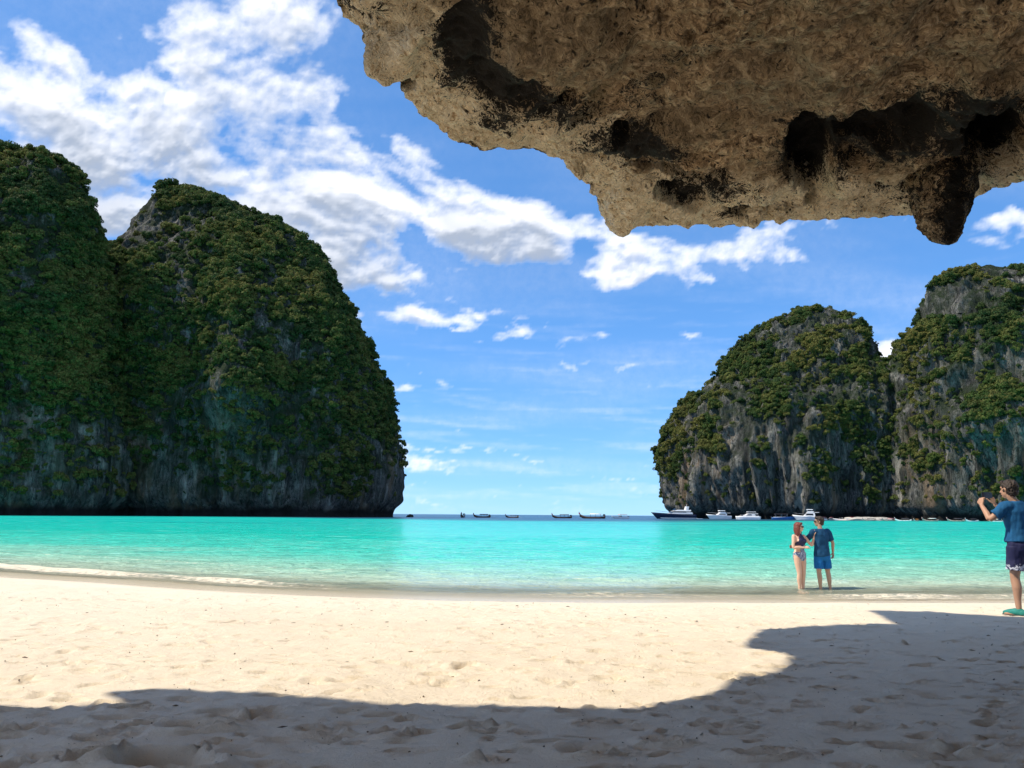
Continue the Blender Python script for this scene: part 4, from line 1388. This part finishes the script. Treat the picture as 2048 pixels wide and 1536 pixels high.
def build_woman():
    p = sea_hit(1603, 1177)
    rz = R(207)
    e = person_empty((p[0], p[1], ground_z(p[0], p[1]) + .03), rz, 'person in navy halter swimsuit with red hair and sunglasses, standing in the shallows')
    k = 1.66 / 1.75
    hd, yaw = (.0, .025, 1.565), R(28)
    legs = [((-.085, 0, .85), (-.070, .02, .46), (-.060, -.01, .085), (-.06, .2, 0), .98), ((.085, 0, .85), (.070, .03, .46), (.060, .0, .085), (.08, .2, 0), .98)]
    Rsh, Rel, Rwr = (.165, .0, 1.345), (.225, .03, 1.085), (.03, .19, 1.085)
    Lsh, Lel, Lwr = (-.165, .0, 1.345), (-.30, .12, 1.13), (-.345, .17, 1.36)
    bm = bmesh.new()
    body_core(bm, 1.66, .172, .122, .150, hd, legs)
    for s_ in (-1, 1):
        ball(bm, (.068 * s_, .088, 1.235), (.066, .055, .062))
    q = head(bm, hd, yaw, .95)
    arm(bm, Rsh, Rel, Rwr, .86)
    arm(bm, Lsh, Lel, Lwr, .86)
    hand(bm, Rwr, (-.9, .3, .12), (0, -.6, -.6), 1, curl=.3, size=.92)
    hand(bm, Lwr, (.1, .0, 1), (-.6, .5, 0), -1, curl=.15, spread=.2, size=.92)
    body = link('body', remesh('body', bm, .007, PM['skin_pale'], 3), parent=e)
    eyes_and_mouth(e, q, PM)
    sunglasses(e, q, PM['glass_dark'])

    def locks(bm):
        for i in range(15):
            a = R(-118 + 236 * i / 14)
            x, y = math.sin(a), -math.cos(a)
            r = .082
            ln = .17 + .05 * math.sin(i * 2.3)
            tube(bm, [q(x * r, y * r - .015, .05), q(x * r * 1.12, y * r * 1.08 - .02, -.03), q(x * r * 1.18, y * r * 1.05 - .02, -.11), q(x * r * 1.12, y * r * .95 - .015, -.06 - ln)], [.024, .025, .022, .010], n=7)
    link('hair', hair_cap(q, yaw, 1.0, .014, locks, mat=PM['hair_red']), parent=e, label='shoulder length red hair')
    # one-piece swimsuit: skin-tight panels lifted off the body surface
    me = body.data
    n = len(me.vertices)
    co, no = np.empty(n * 3, np.float32), np.empty(n * 3, np.float32)
    me.vertices.foreach_get('co', co)
    me.vertices.foreach_get('normal', no)
    P, N = co.reshape(-1, 3), no.reshape(-1, 3)
    F = np.array([list(f.vertices) for f in me.polygons if len(f.vertices) == 4])
    x, y, z = P[:, 0], P[:, 1], P[:, 2]
    inner = (np.abs(x) < .165) & (np.abs(y) < .19)
    neckw = np.interp(z, [1.15, 1.25, 1.34, 1.42], [.16, .125, .075, .045])
    topm = inner & (z > 1.135) & (z < 1.415) & (np.abs(x) < neckw) & ((y > -.02) | (z < 1.18))
    legcut = .765 + 1.15 * np.maximum(np.abs(x) - .045, 0)
    legcut = np.where(y < -.03, .775 + .22 * np.maximum(np.abs(x) - .06, 0), legcut)
    botm = (z > legcut) & (z < .955 + .02 * (y > 0)) & (np.abs(x) < .19) & (np.abs(y) < .16)
    midm = inner & (z >= .95) & (z <= 1.14) & (y > 0) & (np.abs(x) < .052 + .02 * np.sin(z * 20))
    for nm, msk, mat, lab in (('swimsuit_top', topm, PM['suit_navy'], 'navy halter top of the swimsuit'), ('swimsuit_bottom', botm | midm, PM['suit_print'], 'blue printed lower part of the swimsuit')):
        keep = msk[F].all(1)
        f = F[keep]
        used, inv = np.unique(f, return_inverse=True)
        V = P[used] + N[used] * .006
        m2 = mesh_np(nm, V, inv.reshape(-1, 4), mat)
        ob = link(nm, m2, parent=e, label=lab)
        sd = ob.modifiers.new('thickness', 'SOLIDIFY')
        sd.thickness, sd.offset = .005, -1.0


build_photographer()
build_man()
build_woman()

# ------------------------------------------------------------------ boats
BM = {
    'white': simple('gelcoat_white', (0.80, 0.80, 0.80), 0.3, 0.05, 0.8),
    'cream': simple('gelcoat_cream', (0.66, 0.62, 0.55), 0.4, 0.08, 0.8),
    'navy': simple('gelcoat_navy', (0.008, 0.012, 0.045), 0.2, 0.1, 0.8),
    'blue': simple('paint_blue', (0.03, 0.14, 0.38), 0.4, 0.15, 1.0),
    'glass': simple('tinted_glass', (0.010, 0.014, 0.018), 0.08, 0.0),
    'wood': simple('dark_wood', (0.075, 0.036, 0.022), 0.6, 0.35, 2.0, bump=0.2),
    'wood_pale': simple('painted_wood', (0.46, 0.36, 0.30), 0.6, 0.25, 2.0, bump=0.2),
    'red': simple('cloth_red', (0.45, 0.04, 0.05), 0.8, 0.2, 4.0),
    'pink': simple('cloth_pink', (0.62, 0.25, 0.28), 0.8, 0.2, 4.0),
    'orange': simple('cloth_orange', (0.72, 0.28, 0.06), 0.8, 0.2, 2.0),
    'canvas': simple('canvas_dark', (0.05, 0.045, 0.06), 0.8, 0.2, 2.0),
    'canvas_w': simple('canvas_white', (0.75, 0.74, 0.70), 0.8, 0.1, 2.0),
    'steel': simple('stainless', (0.55, 0.56, 0.57), 0.3, 0.1, metal=0.9),
    'engine': simple('engine_black', (0.02, 0.02, 0.022), 0.5, 0.2),
}


def raw(name, bm, mat, parent=None, smooth=False, **kw):
    me = bpy.data.meshes.new(name)
    bmesh.ops.recalc_face_normals(bm, faces=bm.faces)
    bm.to_mesh(me)
    bm.free()
    me.polygons.foreach_set('use_smooth', np.full(len(me.polygons), smooth, bool))
    me.materials.append(mat)
    return link(name, me, parent=parent, **kw)


def loft_hull(name, L, B, D, T, parent, mat, z0=0.0, z1=None, flare=1.15, rake=0.12, sheer=0.35, full=0.5, label=None):
    """bow towards +x; T draught, D freeboard; a strip of the hull between the height fractions z0 and z1"""
    bm = bmesh.new()
    rings = []
    for i in range(19):
        t = i / 18
        w = B / 2 * (1 - max(0, (t - full) / (1 - full)) ** 2.2) * (0.86 + 0.14 * min(1, t / .3))
        top = D * (1 + sheer * t * t)
        zs = [-T * (1 - max(0, (t - .75) / .25) ** 2 * .9), -T * .45, 0.0, top * .33, top * .66, top]
        ws = [0.02, .72, .88, .95, 1.0, 1.0 * flare if t > .4 else 1.0 + (flare - 1) * t / .4]
        r = []
        for z, ww in zip(zs, ws):
            xx = -L / 2 + L * t + rake * L * max(0, z / D) * max(0, t - .55) / .45 - .02 * L * max(0, z / D) * (1 - t)
            r.append(Vector((xx, max(w * ww, .015), z)))
        r = r + [Vector((v.x, -v.y, v.z)) for v in r[::-1]]
        rings.append(r)
    lo, hi = (0, 6) if z1 is None else (z0, z1)
    rings = [[v for j, v in enumerate(r) if lo <= j < hi or lo <= 11 - j < hi] for r in rings]
    ring_skin(bm, rings)
    return raw(name, bm, mat, parent, True, label=label)


def block(name, x0, x1, w0, z0, z1, parent, mat, slope_f=0.0, slope_b=0.0, taper=0.85, bevel=0.12, label=None):
    """a superstructure block; slope_f leans the front (+x) face back"""
    bm = bmesh.new()
    V = []
    for (x, z, w) in ((x0, z0, w0), (x1, z0, w0 * .9), (x1 - slope_f, z1, w0 * taper * .9), (x0 + slope_b, z1, w0 * taper)):
        V.append((bm.verts.new((x, w / 2, z)), bm.verts.new((x, -w / 2, z))))
    n = 4
    for i in range(n):
        a, b = V[i], V[(i + 1) % n]
        bm.faces.new((a[0], b[0], b[1], a[1]))
    bm.faces.new([v[0] for v in V][::-1])
    bm.faces.new([v[1] for v in V])
    if bevel:
        bmesh.ops.bevel(bm, geom=list(bm.edges), offset=bevel, segments=2, affect='EDGES')
    return raw(name, bm, mat, parent, False, label=label)


def rod(name, pts, r, parent, mat, label=None):
    bm = bmesh.new()
    tube(bm, pts, [r] * len(pts), n=6, round_ends=False)
    return raw(name, bm, mat, parent, True, label=label)


def boat_root(name, px, Y, rz, label, cat='boat', group=None, py=1034):
    d = ray(px, py)
    x = CAM[0] + d[0] / d[1] * Y
    e = bpy.data.objects.new(name, None)
    COL.objects.link(e)
    e.location = (float(x), float(Y), 0.0)
    e.rotation_euler = (0, 0, rz)
    e['label'], e['category'] = label, cat
    if group:
        e['group'] = group
    return e


def yacht(px, Y, L, label):
    e = boat_root('motor_yacht', px, Y, math.pi + .12, label, 'yacht')
    loft_hull('hull', L, L * .21, L * .105, .9, e, BM['navy'], flare=1.22, sheer=.55, rake=.10, label='dark navy hull')
    loft_hull('bottom_stripe', L * .985, L * .213, L * .025, .95, e, BM['white'], flare=1.0, sheer=.2, rake=.02)
    block('deck_house', -L * .42, L * .30, L * .19, L * .115, L * .165, e, BM['white'], L * .22, .3, .92)
    w = block('window_band', -L * .25, L * .17, L * .175, L * .155, L * .190, e, BM['glass'], L * .06, .3, .95, .05, label='dark wraparound windows')
    block('upper_deck', -L * .36, L * .13, L * .17, L * .185, L * .225, e, BM['white'], L * .16, -.6, .85)
    block('windscreen', L * .00, L * .07, L * .11, L * .225, L * .255, e, BM['glass'], L * .06, .0, .9, .03)
    a = block('radar_arch', -L * .31, -L * .24, L * .15, L * .22, L * .31, e, BM['white'], .5, -.5, .9, .1)
    rod('mast', [(-L * .28, 0, L * .31), (-L * .285, 0, L * .36)], .08, a, BM['white'])
    block('swim_platform', -L * .53, -L * .47, L * .17, .35, .6, e, BM['white'], 0, 0, 1, .05)
    for sgn in (-1, 1):
        rod('rail', [(L * .15, sgn * L * .085, L * .16), (L * .40, sgn * L * .05, L * .19), (L * .55, 0, L * .20)], .05, e, BM['steel'])


def cruiser(px, Y, L, rz, label, kind):
    e = boat_root('motor_cruiser', px, Y, rz, label, 'boat')
    if kind == 'cat':
        for sgn in (-1, 1):
            h = loft_hull('hull', L, L * .13, L * .13, .6, e, BM['white'], flare=1.05, sheer=.12, rake=.02, full=.6)
            h.location.y = sgn * L * .15
        block('bridge_deck', -L * .46, L * .42, L * .42, L * .085, L * .16, e, BM['white'], .8, .1, .96)
        block('saloon', -L * .30, L * .20, L * .34, L * .165, L * .235, e, BM['white'], L * .14, .2, .9)
        block('window_band', -L * .12, L * .13, L * .345, L * .185, L * .222, e, BM['glass'], L * .06, .1, .94, .03)
        block('fly_deck', -L * .42, L * .05, L * .32, L * .24, L * .262, e, BM['white'], .3, 0, .95, .05)
        block('hard_top', -L * .34, L * .04, L * .28, L * .325, L * .345, e, BM['white'], .2, .1, .95, .05)
        for xx in (-.30, 0.0):
            for sgn in (-1, 1):
                rod('post', [(L * xx, sgn * L * .11, L * .26), (L * xx, sgn * L * .11, L * .33)], .06, e, BM['steel'])
        for xx in (.22, -.40):
            rod('rail', [(L * xx, L * .16, L * .16), (L * xx, L * .16, L * .21), (L * (xx + .16), L * .16, L * .21), (L * (xx + .16), L * .16, L * .16)], .04, e, BM['steel'])
        return
    tall = 1.0 if kind == 'fly' else 1.2
    loft_hull('hull', L, L * .30, L * .15, .7, e, BM['white'], flare=1.2, sheer=.5, rake=.12)
    block('cabin', -L * .30, L * .22, L * .25, L * .16, L * .26 * tall, e, BM['white'], L * .18, .2, .88)
    block('window_band', -L * .22, L * .125, L * .252, L * .20, L * .235 * tall, e, BM['glass'], L * .06, .1, .94, .03, label='dark cabin windows')
    block('fly_bridge', -L * .24, L * .08, L * .22, L * .262 * tall, L * .32 * tall, e, BM['white'], L * .10, -.2, .9)
    block('hard_top', -L * .22, L * .06, L * .22, L * .37 * tall, L * .395 * tall, e, BM['white'], .3, .1, .9, .05)
    for xx in (-.17, .02):
        for sgn in (-1, 1):
            rod('post', [(L * xx, sgn * L * .085, L * .31 * tall), (L * xx, sgn * L * .085, L * .38 * tall)], .07, e, BM['white'])
    block('cockpit', -L * .48, -L * .31, L * .22, L * .12, L * .17, e, BM['canvas'], .1, .1, .95, .05)
    block('awning', -L * .47, -L * .27, L * .24, L * .27 * tall, L * .285 * tall, e, BM['canvas_w'] if kind == 'fly' else BM['white'], .1, .1, .95, .04)
    for sgn in (-1, 1):
        rod('rail', [(L * .1, sgn * L * .12, L * .20), (L * .1, sgn * L * .12, L * .25), (L * .42, sgn * L * .06, L * .29), (L * .60, 0, L * .30)], .04, e, BM['steel'])


def speedboat(px, Y, L, rz, label, hullmat, topmat, covered=True, group=None):
    e = boat_root('speedboat', px, Y, rz, label, 'boat', group)
    loft_hull('hull', L, L * .24, L * .095, .4, e, BM[hullmat], flare=1.2, sheer=.6, rake=.12)
    block('deck', -L * .42, L * .36, L * .20, L * .09, L * .115, e, BM['white'], L * .12, .1, .95, .03)
    block('console', -L * .02, L * .14, L * .15, L * .115, L * .175, e, BM['glass'], L * .07, 0, .9, .03)
    if covered:
        c = block('canopy', -L * .38, L * .16, L * .22, L * .225, L * .245, e, BM[topmat], .2, .2, .93, .05)
        for xx in (-.34, -.1, .12):
            for sgn in (-1, 1):
                rod('post', [(L * xx, sgn * L * .095, L * .10), (L * xx, sgn * L * .095, L * .23)], .04, e, BM['steel'])
    for sgn in (-.35, .35):
        b = block('outboard_motor', -L * .535, -L * .485, L * .05, L * .06, L * .15, e, BM['engine'], .1, .1, .8, .05)
        b.location.y = sgn * L * .15


def longtail(px, Y, L, rz, label, hull='wood', top='canvas', ribbon='red', group=None, canopy=True):
    e = boat_root('longtail_boat', px, Y, rz, label, 'boat', group)
    bm = bmesh.new()
    rings, N_ = [], 24
    for i in range(N_ + 1):
        t = i / N_
        w = L * .088 * max(.05, math.sin(math.pi * min(1, .18 + t * .82)) ** .75) if t > .5 else L * .088 * (.62 + .38 * math.sin(math.pi * t))
        up = L * .12 * max(0, (t - .62) / .38) ** 2.2 + L * .05 * max(0, (.25 - t) / .25) ** 2
        zt = L * .068 + up
        zk = -L * .028 + up * .82
        x = -L / 2 + L * t
        out = [(0.02, zk), (.6, zk + (zt - zk) * .12), (.9, zk + (zt - zk) * .5), (1.0, zt)]
        inn = [(.88, zt), (.78, zk + (zt - zk) * .5), (.02, zk + (zt - zk) * .38)]
        r = [Vector((x, w * a, z)) for a, z in out + inn]
        rings.append(r + [Vector((v.x, -v.y, v.z)) for v in r[::-1]])
    ring_skin(bm, rings)
    raw('hull', bm, BM[hull], e, True)
    prow = rod('prow_post', [(L * .47, 0, L * .13), (L * .51, 0, L * .19), (L * .525, 0, L * .255)], L * .014, e, BM[hull])
    rod('ribbon', [(L * .497, 0, L * .165), (L * .515, 0, L * .215)], L * .030, prow, BM[ribbon], label='coloured cloth tied round the prow')
    for xx in (-.22, -.02, .18):
        block('bench', L * xx - .15, L * xx + .15, L * .135, L * .03, L * .045, e, BM[hull], 0, 0, 1, 0)
    if canopy:
        bm = bmesh.new()
        n = 10
        rr = []
        for xx in (-.34, -.12, .10):
            up, dn = [], []
            for k in range(n + 1):
                a = math.pi * k / n
                up.append(Vector((L * xx, math.cos(a) * L * .088, L * .165 + math.sin(a) * L * .030)))
                dn.append(Vector((L * xx, math.cos(a) * L * .084, L * .160 + math.sin(a) * L * .028)))
            rr.append(up + dn[::-1])
        ring_skin(bm, rr)
        raw('canopy', bm, BM[top], e, True)
        for xx in (-.32, -.12, .08):
            for sgn in (-1, 1):
                rod('post', [(L * xx, sgn * L * .080, L * .04), (L * xx, sgn * L * .080, L * .168)], L * .006, e, BM['wood'])
    g = block('engine', -L * .50, -L * .40, L * .05, L * .11, L * .17, e, BM['engine'], .1, .1, .9, .04)
    rod('propeller_shaft', [(-L * .45, 0, L * .13), (-L * .80, L * .02, -.1)], L * .006, g, BM['steel'])
    return e


GM, GR = 'longtail boats moored across the bay mouth', 'longtail boats lined up under the right cliff'
longtail(925, 430, 12.0, R(100), 'dark longtail boat seen end-on, leftmost boat in the bay mouth', group=GM)
longtail(964, 440, 10.5, math.pi + .5, 'dark wooden longtail boat, second from the left in the bay mouth', group=GM)
longtail(1024, 440, 8.5, math.pi - .55, 'small dark longtail boat, third from the left in the bay mouth', group=GM)
longtail(1124, 430, 11.0, math.pi + .15, 'low dark longtail boat, fourth from the left in the bay mouth', top='canvas', group=GM)
longtail(1185, 410, 13.5, math.pi - .1, 'longest dark longtail boat with pale rail, left of the orange canopied boat', top='canvas_w', group=GM)
speedboat(1242, 420, 9.5, math.pi + .5, 'small white boat under an orange canopy in the bay mouth', 'white', 'orange')
yacht(1352, 455, 23, 'sleek motor yacht with dark navy hull and white decks below the cliff corner')
cruiser(1440, 440, 12.5, math.pi + .2, 'white cabin cruiser with flybridge right of the navy yacht', 'fly')
cruiser(1496, 430, 12.2, math.pi + .05, 'boxy white catamaran with raised hard top near the cliff', 'cat')
speedboat(1568, 425, 13.0, -.15, 'dark speedboat with blue side beside the white catamaran', 'blue', 'canvas')
cruiser(1616, 420, 12.0, math.pi - .25, 'tall white cruiser moored behind the couple', 'tall')
speedboat(1400, 436, 2.9, math.pi, 'tiny white dinghy between the navy yacht and the cabin cruiser', 'white', 'white', False)
GS = 'small tour boats beached left of the longtails'
speedboat(1645, 405, 6.5, math.pi + .6, 'small white tour boat just right of the tall cruiser', 'white', 'pink', True, GS)
speedboat(1662, 408, 6.0, math.pi + .9, 'small tour boat with pink canopy, second right of the tall cruiser', 'cream', 'pink', True, GS)
speedboat(1682, 402, 6.0, math.pi - .5, 'small tour boat with dark canopy, third right of the tall cruiser', 'white', 'canvas', True, GS)
speedboat(1704, 400, 6.8, math.pi + .4, 'small tour boat with red canopy near the pale landing', 'white', 'red', True, GS)
for i, (px, L, rz, hull, top, word) in enumerate([(1738, 6.4, .15, 'wood_pale', 'canvas', 'first'), (1777, 6.6, .2, 'wood_pale', 'pink', 'second'), (1806, 6.8, -.2, 'white', 'canvas', 'third'), (1832, 5.2, .7, 'cream', 'orange', 'fourth'),
                                                  (1860, 7.4, .1, 'wood_pale', 'canvas_w', 'fifth'), (1911, 7.6, .0, 'wood_pale', 'canvas', 'sixth'), (1943, 6.6, .25, 'white', 'canvas', 'seventh'), (1992, 6.5, -.1, 'white', 'canvas_w', 'eighth')]):
    longtail(px, 352 - i * 1.5, L, math.pi + rz, f'pale longtail boat under the right cliff, {word} from the dark crevice', hull, top, 'pink', GR)


# ------------------------------------------------------------------ rocks and landing
def boulder(name, c, r, seed, label, cat='rock', mat=None, kind=None):
    nu, nv = 48, 26
    th = np.linspace(0, 2 * math.pi, nu, endpoint=False)
    ph = np.linspace(-1.35, 1.5, nv)
    X = np.cos(ph)[:, None] * np.cos(th) * r[0]
    Y = np.cos(ph)[:, None] * np.sin(th) * r[1]
    Z = np.sin(ph)[:, None] * np.ones(nu) * r[2]
    P = np.stack([X, Y, Z], -1)
    n = fbm(X / r[0] * 1.7 + seed, Y / r[1] * 1.7, Z / r[2] * 1.7, 4)
    P = P * (1 + 0.35 * n)[..., None]
    z = np.zeros_like(X)
    me = mesh_np(name, P.reshape(-1, 3), grid_faces(nu, nv, True), mat or ROCK, attrs={'low': z, 'moss_shade': z + .4, 'tide': z + .5})
    return link(name, me, label=label, cat=cat, loc=c, kind=kind)


p = at(820, 1031, 425)
boulder('sea_rock', (p[0], p[1], .1), (1.9, 1.7, 1.5), 3, 'small dark rock in the water off the left island tip')
p = at(1712, 1031, 400)
LAND = simple('pale_rubble', (0.42, 0.39, 0.34), 0.9, 0.3, 0.6, bump=0.6)
boulder('rock_ledge', (p[0] + 5, p[1], -.3), (14, 5, 2.2), 9, 'low pale rock ledge at the waterline below the crevice', mat=LAND)

# ------------------------------------------------------------------ single trees that stand out of the forest
def single_tree(px, py, isl, s, label, k):
    PP = isl[0].reshape(-1, 3)
    qx, qy = project(PP)
    dd = np.hypot(qx - px, qy - py) + np.where(PP[:, 1] > PP[:, 1].mean(), 30, 0)
    g = PP[np.argmin(dd)] + np.array([0, 0, 0.6 * s])
    e = bpy.data.objects.new('tree', None)
    COL.objects.link(e)
    e.location = [float(v) for v in g]
    e.rotation_euler = (0, 0, k * 1.3)
    e['label'], e['category'], e['group'] = label, 'tree', 'single trees standing out of the cliff forest'
    bm = bmesh.new()
    tube(bm, [(0, 0, -1.2 * s), (.06 * s, 0, -.3 * s), (.02 * s, .05 * s, .5 * s)], [.10 * s, .07 * s, .03 * s], n=8)
    for a in (0.5, 2.6, 4.5):
        tube(bm, [(.03 * s, .02 * s, 0), (math.cos(a) * .3 * s, math.sin(a) * .3 * s, .35 * s), (math.cos(a) * .5 * s, math.sin(a) * .5 * s, .5 * s)], [.04 * s, .03 * s, .015 * s], n=6)
    raw('trunk', bm, BARK, e, True)
    c = link('crown', CROWNS[k % len(CROWNS)], parent=e)
    c.scale = (s, s, s * .85)


single_tree(360, 372, L2, 2.6, 'small tree poking up from the peak of the domed left island', 1)
single_tree(768, 742, L2, 2.3, 'small tree sticking out of the right flank of the domed left island', 3)
single_tree(700, 588, L2, 2.6, 'tree leaning out high on the right shoulder of the domed left island', 5)
single_tree(212, 432, L1, 2.0, 'small tree on the overhanging corner of the leftmost cliff', 2)


# ------------------------------------------------------------------ bits of shell, coral and twig on the sand
def litter():
    rs = np.random.RandomState(5)
    V, F = [], []
    n = 3000
    for i in range(n):
        y = 2.9 + 11.5 * rs.rand() ** 1.4
        x = rs.uniform(-1, 1) * (0.8 + y * 0.72)
        if y > shore_y(x) - 0.5:
            continue
        if pn(x * .7, y * .9, 4.4) + 0.25 * rs.randn() < -0.12:
            continue
        j, k = np.searchsorted(GX, x), np.searchsorted(GY, y)
        z = GZ[min(k, len(GY) - 1), min(j, len(GX) - 1)]
        big = rs.rand() ** 5
        r = (0.0025 + 0.007 * big) * (0.8 + y * .06)
        a = rs.uniform(0, 6.28)
        el = 1.0 if rs.rand() < .7 else rs.uniform(2, 5)
        ax = np.array([math.cos(a), math.sin(a), rs.normal(0, .15)]) * r * el
        ay = np.array([-math.sin(a), math.cos(a), 0]) * r * rs.uniform(.5, .9)
        az = np.array([0, 0, 1]) * r * rs.uniform(.5, 1.0)
        c = np.array([x, y, z + r * .2])
        i0 = len(V)
        for u in (ax, ay, -ax * rs.uniform(.6, 1.2), -ay * rs.uniform(.6, 1.2), az, -az):
            V.append(c + u)
        for t in ((0, 1, 4), (1, 2, 4), (2, 3, 4), (3, 0, 4), (1, 0, 5), (2, 1, 5), (3, 2, 5), (0, 3, 5)):
            F.append([i0 + q for q in t])
    m, nt, p = new_mat('shell_and_twig')
    ri = nt.add('ShaderNodeNewGeometry').outputs['Random Per Island']
    nt.set(p, 'Base Color', nt.ramp(ri, [(0.0, (0.09, 0.06, 0.04)), (0.4, (0.20, 0.145, 0.09)), (0.7, (0.34, 0.27, 0.19)), (0.95, (0.62, 0.54, 0.43))]))
    p.inputs['Roughness'].default_value = 0.9
    link('beach_litter', mesh_np('beach_litter', np.array(V), np.array(F), m, smooth=False), label='scattered bits of shell, coral and twig on the sand', kind='stuff')


litter()
